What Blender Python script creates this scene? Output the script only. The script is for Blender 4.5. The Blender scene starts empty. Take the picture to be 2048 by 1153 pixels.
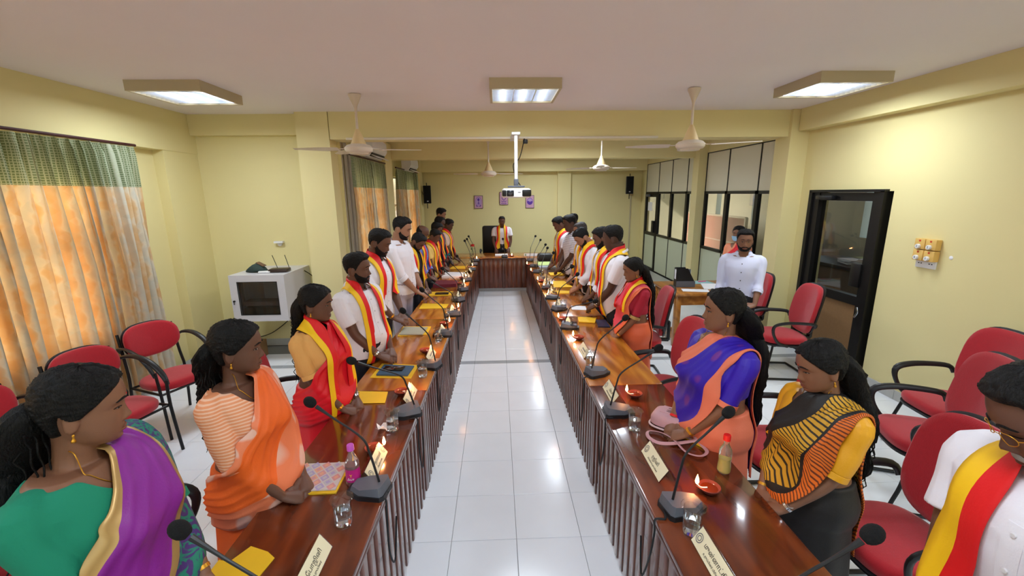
import bpy, bmesh, math, random
import numpy as np
from mathutils import Vector, Matrix
from mathutils.bvhtree import BVHTree
random.seed(7); rng = np.random.RandomState(7)
PI = math.pi
SC = bpy.context.scene
COL = SC.collection

# ------------------------------------------------------------------ camera
cam_d = bpy.data.cameras.new('camera'); cam = bpy.data.objects.new('camera', cam_d); COL.objects.link(cam)
F_PX, PITCH, YAW, ROLL, EYE = 853.8, 0.21799, 0.03261, -0.010398, 2.0846
cam_d.sensor_width = 36.0; cam_d.lens = F_PX / 2048 * 36.0; cam_d.clip_start = 0.05
fw = Vector((math.sin(YAW)*math.cos(PITCH), math.cos(YAW)*math.cos(PITCH), -math.sin(PITCH)))
rt = Vector((math.cos(YAW), -math.sin(YAW), 0)); up = rt.cross(fw)
r2 = math.cos(ROLL)*rt + math.sin(ROLL)*up; u2 = -math.sin(ROLL)*rt + math.cos(ROLL)*up
mw = Matrix.Identity(4)
for i in range(3):
    mw[i][0] = r2[i]; mw[i][1] = u2[i]; mw[i][2] = -fw[i]
mw[2][3] = EYE
cam.matrix_world = mw
SC.camera = cam

# ------------------------------------------------------------------ world, sun, exposure
W = bpy.data.worlds.new('sky'); SC.world = W; W.use_nodes = True
nt = W.node_tree; bg = nt.nodes['Background']
sky = nt.nodes.new('ShaderNodeTexSky'); sky.sky_type = 'NISHITA'; sky.sun_disc = False
sky.sun_elevation = math.radians(38); sky.sun_rotation = math.radians(-70); sky.air_density = 1.2; sky.dust_density = 3
nt.links.new(sky.outputs[0], bg.inputs[0]); bg.inputs[1].default_value = 0.55
sd = bpy.data.lights.new('sun', 'SUN'); sd.energy = 5.0; sd.angle = math.radians(1.5); sd.color = (1, .90, .76)
so = bpy.data.objects.new('sun', sd); COL.objects.link(so); so.location = (-12, 0, 12)
so.rotation_euler = Vector((1.0, 0.42, -0.72)).to_track_quat('-Z', 'Y').to_euler()
vs = SC.view_settings; vs.view_transform = 'Standard'; vs.look = 'None'; vs.gamma = 1.0; vs.use_curve_mapping = False
vs.exposure = 0.97
PANEL_W = 15.0

# ------------------------------------------------------------------ materials
MATS = {}
def s2l(c):
    return tuple(((x/12.92) if x <= .04045 else ((x+.055)/1.055)**2.4) for x in c)
def mat(name, rgb=(.5, .5, .5), rough=.5, metal=0., srgb=True, noise=0., nscale=20., bump=0., bscale=60., coat=0., sheen=0., trans=0., ior=1.45, emit=None, estr=0., alpha=1., sss=0.):
    if name in MATS: return MATS[name]
    m = bpy.data.materials.new(name); m.use_nodes = True; MATS[name] = m
    n = m.node_tree; p = n.nodes['Principled BSDF']
    c = s2l(rgb) if srgb else rgb
    p.inputs['Base Color'].default_value = (*c, 1); p.inputs['Roughness'].default_value = rough; p.inputs['Metallic'].default_value = metal
    p.inputs['Coat Weight'].default_value = coat; p.inputs['Coat Roughness'].default_value = .08
    p.inputs['Sheen Weight'].default_value = sheen
    p.inputs['Transmission Weight'].default_value = trans; p.inputs['IOR'].default_value = ior; p.inputs['Alpha'].default_value = alpha
    if emit: p.inputs['Emission Color'].default_value = (*emit, 1); p.inputs['Emission Strength'].default_value = estr
    if noise or bump:
        tc = n.nodes.new('ShaderNodeTexCoord')
    if noise:
        t = n.nodes.new('ShaderNodeTexNoise'); t.inputs['Scale'].default_value = nscale; t.inputs['Detail'].default_value = 4
        n.links.new(tc.outputs['Object'], t.inputs['Vector'])
        r = n.nodes.new('ShaderNodeMapRange'); r.inputs[3].default_value = 1-noise; r.inputs[4].default_value = 1+noise
        n.links.new(t.outputs[0], r.inputs[0])
        mx = n.nodes.new('ShaderNodeMix'); mx.data_type = 'RGBA'; mx.blend_type = 'MULTIPLY'; mx.inputs[0].default_value = 1
        mx.inputs[6].default_value = (*c, 1); n.links.new(r.outputs[0], mx.inputs[7]); n.links.new(mx.outputs[2], p.inputs['Base Color'])
    if bump:
        t = n.nodes.new('ShaderNodeTexNoise'); t.inputs['Scale'].default_value = bscale; t.inputs['Detail'].default_value = 5
        n.links.new(tc.outputs['Object'], t.inputs['Vector'])
        b = n.nodes.new('ShaderNodeBump'); b.inputs['Strength'].default_value = bump; b.inputs['Distance'].default_value = .01
        n.links.new(t.outputs[0], b.inputs['Height']); n.links.new(b.outputs[0], p.inputs['Normal'])
    return m
def nodes_of(m): return m.node_tree, m.node_tree.nodes['Principled BSDF']
def ramp(n, stops):
    r = n.nodes.new('ShaderNodeValToRGB'); e = r.color_ramp.elements
    while len(e) < len(stops): e.new(.5)
    for k, (p_, c) in enumerate(stops): e[k].position = p_; e[k].color = (*s2l(c), 1)
    return r
def wood(name, stops, scale=(4.5, .75, 4.5), rough=.16, coat=.6, wscale=.8):
    m = mat(name, rough=rough, coat=coat); n, p = nodes_of(m)
    tc = n.nodes.new('ShaderNodeTexCoord'); mp = n.nodes.new('ShaderNodeMapping'); mp.inputs['Scale'].default_value = scale
    n.links.new(tc.outputs['Object'], mp.inputs[0])
    w = n.nodes.new('ShaderNodeTexWave'); w.wave_type = 'BANDS'; w.bands_direction = 'DIAGONAL'; w.inputs['Scale'].default_value = wscale; w.inputs['Distortion'].default_value = 11; w.inputs['Detail'].default_value = 3; w.inputs['Detail Scale'].default_value = 1.2
    t = n.nodes.new('ShaderNodeTexNoise'); t.inputs['Scale'].default_value = 1.7; t.inputs['Detail'].default_value = 7; t.inputs['Distortion'].default_value = 1.5
    for q in (w, t): n.links.new(mp.outputs[0], q.inputs['Vector'])
    a = n.nodes.new('ShaderNodeMath'); a.operation = 'ADD'; b = n.nodes.new('ShaderNodeMath'); b.operation = 'MULTIPLY'; b.inputs[1].default_value = .26
    n.links.new(w.outputs['Fac'], b.inputs[0]); n.links.new(b.outputs[0], a.inputs[0])
    c = n.nodes.new('ShaderNodeMath'); c.operation = 'MULTIPLY'; c.inputs[1].default_value = .75; n.links.new(t.outputs[0], c.inputs[0]); n.links.new(c.outputs[0], a.inputs[1])
    r = ramp(n, stops); n.links.new(a.outputs[0], r.inputs[0]); n.links.new(r.outputs[0], p.inputs['Base Color'])
    return m

M_wall = mat('yellow_wall_paint', (.89, .84, .615), .75, noise=.03, nscale=1.5, bump=.05, bscale=140)
M_ceil = mat('ceiling_paint', (.91, .88, .88), .9, noise=.02, nscale=2)
M_tile = mat('white_floor_tile', (.93, .945, .965), .18, noise=.05, nscale=3.5)
M_tile2 = mat('grey_floor_tile', (.66, .68, .70), .14, noise=.12, nscale=6)
M_grout = mat('grout', (.5, .5, .5), .9)
M_skirt = mat('skirting_tile', (.72, .72, .70), .35, noise=.1, nscale=9)
M_wdark = wood('dark_polished_wood', [(0., (.20, .09, .05)), (.45, (.36, .16, .08)), (.7, (.45, .21, .10)), (1, (.52, .27, .13))], rough=.2)
M_wgold = wood('golden_polished_wood', [(0., (.36, .17, .06)), (.4, (.62, .34, .10)), (.65, (.74, .46, .15)), (1, (.84, .58, .22))], rough=.2)
M_wpanel = wood('brown_wood_panel', [(0., (.20, .08, .045)), (.5, (.38, .18, .10)), (1, (.50, .27, .16))], scale=(9, 9, 1.2), rough=.3, coat=.3)
M_slat = wood('slat_wood', [(0., (.20, .09, .06)), (.5, (.36, .17, .10)), (1, (.46, .25, .16))], scale=(9, 9, 2), rough=.3, coat=.5)
M_desk = wood('desk_wood', [(0., (.42, .24, .10)), (.5, (.66, .42, .16)), (1, (.80, .56, .26))], rough=.35, coat=.3)
M_black = mat('black_metal', (.06, .055, .055), .4)
M_blackpl = mat('black_plastic', (.09, .09, .10), .42)
M_foam = mat('black_foam', (.045, .045, .05), .95, bump=.6, bscale=300)
M_grey = mat('grey_plastic', (.36, .37, .40), .45)
M_white = mat('white_plastic', (.90, .90, .90), .4)
M_offw = mat('cream_metal', (.74, .69, .57), .45)
M_cream = mat('cream_plastic', (.86, .82, .74), .45)
M_alu = mat('bare_aluminium', (.66, .62, .56), .4, metal=.35)
M_red = mat('red_chair_fabric', (.70, .07, .13), .9, sheen=.3, bump=.35, bscale=350, noise=.12, nscale=60)
M_water = mat('water', (.95, .98, 1), .0, trans=1., ior=1.33)
M_steel = mat('steel', (.8, .8, .82), .22, metal=1.)
M_gold = mat('gold', (.85, .62, .22), .3, metal=.9)
M_paper = mat('white_paper', (.92, .92, .93), .8)
M_yel = mat('yellow_envelope', (.93, .74, .13), .7, noise=.05, nscale=15)
M_ivory = mat('ivory_card', (.92, .88, .74), .7)
M_ink = mat('dark_ink', (.10, .09, .10), .8)
M_clay = mat('red_clay', (.42, .15, .10), .7, noise=.15, nscale=60)
M_oil = mat('lamp_oil', (.40, .14, .05), .08, coat=.5)
M_flame = mat('flame', (1, .7, .3), .5, emit=(1, .62, .22), estr=22)
M_panelT = mat('partition_laminate', (.86, .84, .74), .5, noise=.02, nscale=3)
M_panelG = mat('pale_green_laminate', (.76, .79, .69), .5, noise=.02, nscale=3)
M_brownp = mat('brown_laminate', (.56, .42, .27), .6, noise=.12, nscale=30)
M_cable = mat('black_cable', (.05, .05, .06), .6)

# window glass of the partition: clear pane, lets light through
m = mat('partition_glass', (.93, .95, .93), .03); n, p = nodes_of(m)
tr = n.nodes.new('ShaderNodeBsdfTransparent'); tr.inputs[0].default_value = (.82, .83, .81, 1); gl = n.nodes.new('ShaderNodeBsdfGlossy'); gl.inputs['Roughness'].default_value = .03
fr = n.nodes.new('ShaderNodeLayerWeight'); mxs = n.nodes.new('ShaderNodeMixShader'); pw_ = n.nodes.new('ShaderNodeMath'); pw_.operation = 'POWER'; pw_.inputs[1].default_value = 4.
mr_ = n.nodes.new('ShaderNodeMapRange'); mr_.inputs[3].default_value = .06; mr_.inputs[4].default_value = .8; n.links.new(fr.outputs[1], pw_.inputs[0]); n.links.new(pw_.outputs[0], mr_.inputs[0])
n.links.new(mr_.outputs[0], mxs.inputs[0]); n.links.new(tr.outputs[0], mxs.inputs[1]); n.links.new(gl.outputs[0], mxs.inputs[2]); n.links.new(mxs.outputs[0], n.nodes['Material Output'].inputs[0])
M_pane = m
m = mat('clear_glass', (1, 1, 1), .02); n, p = nodes_of(m)
tr = n.nodes.new('ShaderNodeBsdfTransparent'); tr.inputs[0].default_value = (.96, .97, .97, 1); gl = n.nodes.new('ShaderNodeBsdfGlossy'); gl.inputs['Roughness'].default_value = .04
lw = n.nodes.new('ShaderNodeLayerWeight'); pw_ = n.nodes.new('ShaderNodeMath'); pw_.operation = 'POWER'; pw_.inputs[1].default_value = 3.4; mr_ = n.nodes.new('ShaderNodeMapRange'); mr_.inputs[3].default_value = .05; mr_.inputs[4].default_value = .75
n.links.new(lw.outputs[1], pw_.inputs[0]); n.links.new(pw_.outputs[0], mr_.inputs[0]); mxs = n.nodes.new('ShaderNodeMixShader'); n.links.new(mr_.outputs[0], mxs.inputs[0]); n.links.new(tr.outputs[0], mxs.inputs[1]); n.links.new(gl.outputs[0], mxs.inputs[2]); n.links.new(mxs.outputs[0], n.nodes['Material Output'].inputs[0])
M_glass = m

# ------------------------------------------------------------------ mesh collector
class MB:
    def __init__(s): s.v = []; s.f = []; s.mi = []
    def add(s, vs_, fs_, mi=0):
        o = len(s.v); s.v += [tuple(map(float, q)) for q in vs_]; s.f += [tuple(i+o for i in q) for q in fs_]; s.mi += [mi]*len(fs_); return s
    def box(s, c, d, rz=0., mi=0, ry=0., rx=0.):
        x, y, z = d[0]/2, d[1]/2, d[2]/2
        vv = [Vector(q) for q in ((-x, -y, -z), (x, -y, -z), (x, y, -z), (-x, y, -z), (-x, -y, z), (x, -y, z), (x, y, z), (-x, y, z))]
        if rz or ry or rx:
            R = Matrix.Rotation(rz, 3, 'Z') @ Matrix.Rotation(ry, 3, 'Y') @ Matrix.Rotation(rx, 3, 'X'); vv = [R @ q for q in vv]
        return s.add([q+Vector(c) for q in vv], [(0, 3, 2, 1), (4, 5, 6, 7), (0, 1, 5, 4), (1, 2, 6, 5), (2, 3, 7, 6), (3, 0, 4, 7)], mi)
    def rbox(s, c, d, r=.01, mi=0, rz=0., seg=2, R=None):
        bm = bmesh.new(); bmesh.ops.create_cube(bm, size=1)
        for q in bm.verts: q.co = Vector((q.co.x*d[0], q.co.y*d[1], q.co.z*d[2]))
        bmesh.ops.bevel(bm, geom=bm.edges[:], offset=min(r, min(d)*.49), segments=seg, affect='EDGES', profile=.5)
        RR = R if R is not None else Matrix.Rotation(rz, 3, 'Z')
        vv = [RR @ q.co + Vector(c) for q in bm.verts]; ff = [[q.index for q in f.verts] for f in bm.faces]; bm.free()
        return s.add(vv, ff, mi)
    def loft(s, rings, mi=0, caps=True, close=True):
        n_ = len(rings[0]); o = []
        fs_ = []
        for r in rings: o += list(r)
        for i in range(len(rings)-1):
            for j in range(n_ if close else n_-1):
                k = (j+1) % n_; fs_.append((i*n_+j, i*n_+k, (i+1)*n_+k, (i+1)*n_+j))
        if caps:
            fs_.append(tuple(range(n_))[::-1]); fs_.append(tuple((len(rings)-1)*n_+j for j in range(n_)))
        return s.add(o, fs_, mi)
    def lathe(s, prof, c=(0, 0, 0), n_=24, mi=0, caps=True, axis=None):
        rings = []
        R = Matrix.Identity(3) if axis is None else Vector((0, 0, 1)).rotation_difference(Vector(axis)).to_matrix()
        for r, z in prof:
            rings.append([R @ Vector((r*math.cos(2*PI*j/n_), r*math.sin(2*PI*j/n_), z)) + Vector(c) for j in range(n_)])
        return s.loft(rings, mi, caps)
    def tube(s, pts, r, n_=8, mi=0, sub=1, flat=1., upv=(0, 0, 1), caps=True):
        P, Rr = smooth_path(pts, r, sub); rings = sweep(P, Rr, n_, flat, upv)
        return s.loft(rings, mi, caps)
    def grid(s, G, mi=0, mif=None):
        a, b = len(G), len(G[0]); o = [q for r in G for q in r]; fs_ = []; ms = []
        for i in range(a-1):
            for j in range(b-1):
                fs_.append((i*b+j, i*b+j+1, (i+1)*b+j+1, (i+1)*b+j)); ms.append(mif(i, j) if mif else mi)
        s.add(o, fs_, mi); s.mi[-len(ms):] = ms; return s
def cr(P, t):
    n_ = len(P)-1; i = min(int(t), n_-1); u = t-i
    p0 = P[max(i-1, 0)]; p1 = P[i]; p2 = P[i+1]; p3 = P[min(i+2, n_)]
    return .5*((2*p1)+(-p0+p2)*u+(2*p0-5*p1+4*p2-p3)*u*u+(-p0+3*p1-3*p2+p3)*u*u*u)
def smooth_path(pts, r, sub):
    P = [np.array(p_, float) for p_ in pts]
    if not hasattr(r, '__len__'): r = [r]*len(P)
    Rr = [np.atleast_1d(np.array(x, float)) for x in r]
    if sub <= 1: return P, Rr
    m_ = (len(P)-1)*sub
    return [cr(P, k/sub) for k in range(m_+1)], [cr(Rr, k/sub) for k in range(m_+1)]
def sweep(P, Rr, n_, flat=1., upv=(0, 0, 1)):
    rings = []; prevu = None
    for i, p_ in enumerate(P):
        a = P[max(i-1, 0)]; b = P[min(i+1, len(P)-1)]; t = Vector(b-a)
        if t.length < 1e-9: t = Vector((0, 0, 1))
        t.normalize()
        u = Vector(upv) if prevu is None else prevu
        u = u - t*u.dot(t)
        if u.length < 1e-4: u = t.orthogonal()
        u.normalize(); prevu = u; w = t.cross(u)
        ra = Rr[i][0]; rb = Rr[i][1] if len(Rr[i]) > 1 else ra*flat
        rings.append([Vector(p_) + w*(ra*math.cos(2*PI*j/n_)) + u*(rb*math.sin(2*PI*j/n_)) for j in range(n_)])
    return rings
def mk(name, mb, mats, parent=None, smooth=True, loc=None, rz=0., angle=None):
    me = bpy.data.meshes.new(name); me.from_pydata(mb.v, [], mb.f)
    if not isinstance(mats, (list, tuple)): mats = [mats]
    for q in mats: me.materials.append(q)
    if len(mats) > 1: me.polygons.foreach_set('material_index', mb.mi)
    bm = bmesh.new(); bm.from_mesh(me); bmesh.ops.recalc_face_normals(bm, faces=bm.faces); bm.to_mesh(me); bm.free()
    if smooth:
        me.polygons.foreach_set('use_smooth', [True]*len(me.polygons))
        me.set_sharp_from_angle(angle=math.radians(angle or 42))
    me.update()
    o = bpy.data.objects.new(name, me); COL.objects.link(o)
    if parent: o.parent = parent
    if loc is not None: o.location = loc
    if rz: o.rotation_euler = (0, 0, rz)
    return o
def empty(name, loc=(0, 0, 0), rz=0.):
    o = bpy.data.objects.new(name, None); COL.objects.link(o); o.location = loc; o.rotation_euler = (0, 0, rz); o.empty_display_size = .1; return o
def tag(o, label=None, cat=None, group=None, kind=None):
    if label: o['label'] = label
    if cat: o['category'] = cat
    if group: o['group'] = group
    if kind: o['kind'] = kind
    return o
def struct(name, mb, mats, parent=None, smooth=False, loc=None):
    o = mk(name, mb, mats, parent, smooth, loc)
    if parent is None: o['kind'] = 'structure'
    return o
def copy_tree(o, loc, rz, label=None, group=None, parent=None):
    c = o.copy(); COL.objects.link(c)
    if parent is None:
        c.location = loc; c.rotation_euler = (0, 0, rz)
        if label: c['label'] = label
        if group: c['group'] = group
    else: c.parent = parent
    for ch in list(o.children):
        copy_tree(ch, None, None, parent=c)
    return c
ZC = 3.09
def ceiling_light(x, y, label):
    r = empty('ceiling_light', (x, y, ZC)); tag(r, label, 'ceiling light', 'square louvred ceiling lights')
    h = MB(); s = .325; t = .09
    for sx in (-1, 1):
        h.box((sx*(s-.012), 0, -t/2), (.024, 2*s, t)); h.box((0, sx*(s-.012), -t/2), (2*s-.048, .024, t))
    h.box((0, 0, -.01), (2*s-.05, 2*s-.05, .012)); mk('housing', h, M_offw, r, smooth=False)
    lv = MB()
    for k in range(1, 3): lv.box((-.3+.2*k, 0, -t+.02), (.010, .6, .034))
    for k in range(1, 10): lv.box((0, -.3+.06*k, -t+.02), (.6, .003, .03))
    mk('louvre', lv, mat('bright_louvre', (.86, .88, .93), .2, metal=.85), r, smooth=False)
    for k in range(3):
        mk('tube', MB().tube([(-.2+.2*k, -.28, -.045), (-.2+.2*k, .28, -.045)], .012, 8), mat('lit_tube', (1, 1, 1), emit=(.72, .82, 1.), estr=9), r)
    if y > 0:
        ld = bpy.data.lights.new('panel_light', 'AREA'); ld.shape = 'SQUARE'; ld.size = .56; ld.energy = PANEL_W*(.16 if x > 4 else 1.55 if y > 6 else 1); ld.color = (.80, .90, 1.)
        lo = bpy.data.objects.new('panel_light', ld); COL.objects.link(lo); lo.parent = r; lo.location = (0, 0, -.1); ld.spread = math.radians(175)
# ================================================================== THE ROOM
XL, XR, YB, YM, YF, ZC = -3.86, 4.0, -2.4, 5.68, 11.9, 3.09
XL2 = -2.05
# floor: screed, tiles each with its own edges where they can be told apart
fl = struct('floor', MB().box((1.45, 6.7, -.067), (11.3, 18.6, .11)), M_grout)
def tile_mesh(w, d, m_):
    me = mk('tile', MB().rbox((0, 0, 0), (w, d, .012), .0016, seg=1), m_, fl, smooth=False); me_ = me.data
    bpy.data.objects.remove(me); return me_
tm = tile_mesh(.3975, .3975, M_tile); tm2 = tile_mesh(.3975, .098, M_tile2)
X0, Y0 = .0852-.4, 2.237
nt_ = 0
rows = []
y = Y0 - .4*11
STRIP = Y0 + .4*7
cells = []
for k in range(-6, 7): cells.append((Y0+.4*k+.2, tm, 0))
cells.append((STRIP+.05, tm2, 1))
for k in range(0, 17): cells.append((STRIP+.1+.4*k+.2, tm, 0))
rest = MB(); resta = MB()
for cy, me_, kind in cells:
    for i in range(-9, 12):
        cx = X0+.4*i+.2
        if cx < XL or (cy > YM and cx < XL2): continue
        vis = (-.6 < cx < .75 and 1. < cy < 7.6) or (cx > 1.9 and 2.9 < cy < 6.4 and cx < 4.) or (cx < -1.9 and 2.4 < cy < 5.8)
        if vis and nt_ < 290:
            o = bpy.data.objects.new('tile', me_); COL.objects.link(o); o.parent = fl; o.location = (cx, cy, .0-.006); nt_ += 1
        else:
            (rest if kind == 0 else resta).box((cx, cy, -.006), (.3975, .3975 if kind == 0 else .098, .012))
o = mk('tile_field', rest, M_tile, fl, smooth=False); o['kind'] = 'stuff'
o = mk('tile_strip', resta, M_tile2, fl, smooth=False); o['kind'] = 'stuff'

struct('ceiling', MB().box((.0, 4.7, ZC+.06), (8.3, 15.0, .12)), M_ceil)
# beams
struct('trim_1', MB().box((.97, 5.81, 2.93), (6.06, .30, .33)), M_wall)                    # cross beam
struct('trim_2', MB().box((.97, 8.62, 2.915), (6.06, .30, .36)), M_wall)
struct('trim_3', MB().box((.97, 11.74, 2.87), (6.06, .30, .44)), M_wall)
struct('trim_4', MB().box((XL-.09, 2.4, 2.86), (.20, 9.6, .48)), M_wall)             # left edge beam
struct('trim_5', MB().box((3.93, 1.6, 2.96), (.16, 8.0, .27)), M_wall)               # right edge beam
# left near wall with a window opening, glazed behind the curtain
wl = MB()
wl.box((-4.06, -2.0, 1.35), (.16, 1.0, 2.7)); wl.box((-4.06, 1.2, .45), (.16, 6.4, .9)); wl.box((-4.06, 1.2, 2.58), (.16, 6.4, .2)); wl.box((-4.06, 5.2, 1.35), (.16, 1.7, 2.7))
wl.box((-3.95, 5.62, 1.3), (.18, .62, 2.7))
struct('wall_left', wl, M_wall)
# back part of the left bay
wb = MB(); wb.box((-2.98, 5.98, 1.55), (1.9, .16, 3.1)); wb.box((-2.27, 5.79, 1.55), (.40, .26, 3.1)); wb.box((-3.0, 5.86, 2.97), (1.9, .12, .26))
struct('wall_back', wb, M_wall)
# far left wall with two windows
w2 = MB()
x = -2.13
for a, b, z0, z1 in ((5.9, 6.1, 0, 3.1), (7.55, 9.15, 0, 3.1), (10.7, 11.95, 0, 3.1), (6.1, 7.55, 0, .9), (6.1, 7.55, 2.45, 3.1), (9.15, 10.7, 0, .9), (9.15, 10.7, 2.45, 3.1)):
    w2.box((x-.08, (a+b)/2, (z0+z1)/2), (.16, b-a, z1-z0))
w2.box((-2.03, 8.2, 1.5), (.12, .5, 3.0)); w2.box((-2.03, 11.6, 1.5), (.12, .4, 3.0))
struct('wall_left_far', w2, M_wall)
wf = MB(); wf.box((.97, 11.98, 1.55), (6.4, .16, 3.1)); wf.box((1.83, 11.86, 1.4), (.36, .10, 2.8))
struct('wall_far', wf, M_wall)
# right wall: solid near part with door opening, column, lintel over partitions
wr = MB()
wr.box((4.08, .9, 1.55), (.16, 6.74, 3.1)); wr.box((4.08, 4.795, 2.585), (.16, 1.05, 1.03)); wr.box((4.08, 5.63, 1.55), (.16, .62, 3.1))
wr.box((3.96, 5.76, 1.55), (.40, .30, 3.1)); wr.box((3.95, 8.42, 1.55), (.20, .24, 3.1)); wr.box((4.06, 8.9, 2.95), (.12, 6.0, .30)); wr.box((4.05, 11.75, 1.55), (.14, .3, 3.1))
struct('wall_right', wr, M_wall)
wq = MB(); wq.box((.07, -2.5, .45), (8.4, .16, .9)); wq.box((.07, -2.5, 2.75), (8.4, .16, .7))
for x_ in (-3.7, -1.2, 1.4, 3.8): wq.box((x_, -2.5, 1.65), (.6, .16, 1.5))  # gaps between these piers are added openings that let more daylight in
struct('wall_rear', wq, M_wall)
# raised platform at the far end
pf = struct('trim_7', MB().box((.97, 10.55, .04), (6.0, 2.75, .08)), M_skirt)
mk('step_nosing', MB().rbox((.97, 9.17, .045), (6.0, .03, .09), .006), M_white, pf)
# skirting tiles
def skirt(name, pts, side):
    mbs = MB()
    for (xa, ya), (xb, yb) in pts:
        L_ = math.hypot(xb-xa, yb-ya); n_ = max(1, round(L_/.4))
        for i in range(n_):
            t = (i+.5)/n_; d = (L_/n_-.004)
            mbs.box((xa+(xb-xa)*t, ya+(yb-ya)*t, .05), (d, .012, .10), rz=math.atan2(yb-ya, xb-xa))
    o = mk(name, mbs, M_skirt, smooth=False); o['kind'] = 'structure'
skirt('baseboard_right', [((3.994, -2.3), (3.994, 4.27)), ((3.994, 5.36), (3.994, 5.6)), ((3.76, 5.604), (3.99, 5.604)), ((3.755, 5.62), (3.755, 5.9)), ((3.845, 8.31), (3.845, 8.53))], 1)
skirt('baseboard_left', [((XL-.006, -2.3), (XL-.006, 5.3)), ((-3.85, 5.9), (-2.5, 5.9)), ((-2.47, 5.655), (-2.08, 5.655))], -1)

# ---- windows: glazed openings on the left
def window(name, x, ya, yb, z0, z1, n_):
    fr_ = MB()
    for y_ in np.linspace(ya, yb, n_+1): fr_.box((x, y_, (z0+z1)/2), (.05, .05, z1-z0))
    for z_ in (z0, z1, z0+.62*(z1-z0)): fr_.box((x, (ya+yb)/2, z_), (.05, yb-ya, .05))
    w = struct(name, fr_, M_alu)
    for i in range(n_):
        a = ya+(yb-ya)*i/n_; b = ya+(yb-ya)*(i+1)/n_
        mk('pane', MB().box((x, (a+b)/2, (z0+z1)/2), (.006, b-a-.05, z1-z0-.05)), M_pane, w, smooth=False)
window('window_1', -4.06, -1.5, 4.35, .9, 2.48, 7)
window('window_2', -2.2, 6.1, 7.55, .9, 2.45, 2)
window('window_3', -2.2, 9.15, 10.7, .9, 2.45, 2)
tr_ = MB(); tr_.box((-2.045, 5.93, 1.38), (.05, .03, 2.76)); tr_.box((-2.0, 5.99, 1.38), (.03, .05, 2.76)); tr_.box((-1.98, 6.06, 1.36), (.06, .05, 2.7))
struct('trim_8', tr_, M_alu)

# ---- curtains
def curtain_mat():
    m = bpy.data.materials.new('leaf_print_curtain'); m.use_nodes = True; n = m.node_tree; p = n.nodes['Principled BSDF']; out = n.nodes['Material Output']
    uv = n.nodes.new('ShaderNodeUVMap'); sep = n.nodes.new('ShaderNodeSeparateXYZ'); n.links.new(uv.outputs[0], sep.inputs[0])
    # diamond leaves
    mp = n.nodes.new('ShaderNodeMapping'); mp.inputs['Scale'].default_value = (16, 16, 1); mp.inputs['Rotation'].default_value = (0, 0, .78); n.links.new(uv.outputs[0], mp.inputs[0])
    vo = n.nodes.new('ShaderNodeTexVoronoi'); vo.inputs['Scale'].default_value = 1.; vo.inputs['Randomness'].default_value = .25; n.links.new(mp.outputs[0], vo.inputs['Vector'])
    rr = ramp(n, [(0, (.84, .70, .50)), (.35, (.87, .76, .58)), (.6, (.88, .80, .66)), (.8, (.76, .70, .56)), (1, (.90, .86, .76))])
    sp = n.nodes.new('ShaderNodeSeparateColor'); n.links.new(vo.outputs['Color'], sp.inputs[0])
    n.links.new(sp.outputs[0], rr.inputs[0])
    ch = n.nodes.new('ShaderNodeTexVoronoi'); ch.feature = 'DISTANCE_TO_EDGE'; ch.inputs['Scale'].default_value = 48; ch.inputs['Randomness'].default_value = .15; n.links.new(uv.outputs[0], ch.inputs['Vector'])
    rg = ramp(n, [(0, (.74, .76, .66)), (.12, (.70, .73, .60)), (.22, (.46, .52, .38)), (1, (.54, .58, .44))]); n.links.new(ch.outputs[0], rg.inputs[0])
    gt = n.nodes.new('ShaderNodeMath'); gt.operation = 'GREATER_THAN'; gt.inputs[1].default_value = 2.19; n.links.new(sep.outputs[1], gt.inputs[0])
    mx = n.nodes.new('ShaderNodeMix'); mx.data_type = 'RGBA'; n.links.new(gt.outputs[0], mx.inputs[0]); n.links.new(rr.outputs[0], mx.inputs[6]); n.links.new(rg.outputs[0], mx.inputs[7])
    d = n.nodes.new('ShaderNodeBsdfDiffuse'); t = n.nodes.new('ShaderNodeBsdfTranslucent'); n.links.new(mx.outputs[2], d.inputs[0]); ms_ = 0
    wv = n.nodes.new('ShaderNodeTexWave'); wv.inputs['Scale'].default_value = 2.1; wv.inputs['Distortion'].default_value = 3.2; wv.inputs['Detail'].default_value = 2; wv.inputs['Detail Scale'].default_value = 2.5
    n.links.new(uv.outputs[0], wv.inputs['Vector']); rw = ramp(n, [(0, (.88, .71, .51)), (.36, (.90, .79, .62)), (.58, (.92, .88, .79)), (1, (.84, .84, .79))]); n.links.new(wv.outputs['Fac'], rw.inputs[0])
    mw_ = n.nodes.new('ShaderNodeMix'); mw_.data_type = 'RGBA'; mw_.inputs[0].default_value = .72; n.links.new(rr.outputs[0], mw_.inputs[6]); n.links.new(rw.outputs[0], mw_.inputs[7]); n.links.new(mw_.outputs[2], mx.inputs[6])
    mt = n.nodes.new('ShaderNodeMix'); mt.data_type = 'RGBA'; mt.blend_type = 'MULTIPLY'; mt.inputs[0].default_value = 1; n.links.new(mx.outputs[2], mt.inputs[6]); mt.inputs[7].default_value = (1, .86, .66, 1)
    n.links.new(mt.outputs[2], t.inputs[0])
    ms = n.nodes.new('ShaderNodeMixShader'); ms.inputs[0].default_value = .30; n.links.new(d.outputs[0], ms.inputs[1]); n.links.new(t.outputs[0], ms.inputs[2]); n.links.new(ms.outputs[0], out.inputs[0])
    return m
M_curt = curtain_mat()
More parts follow.
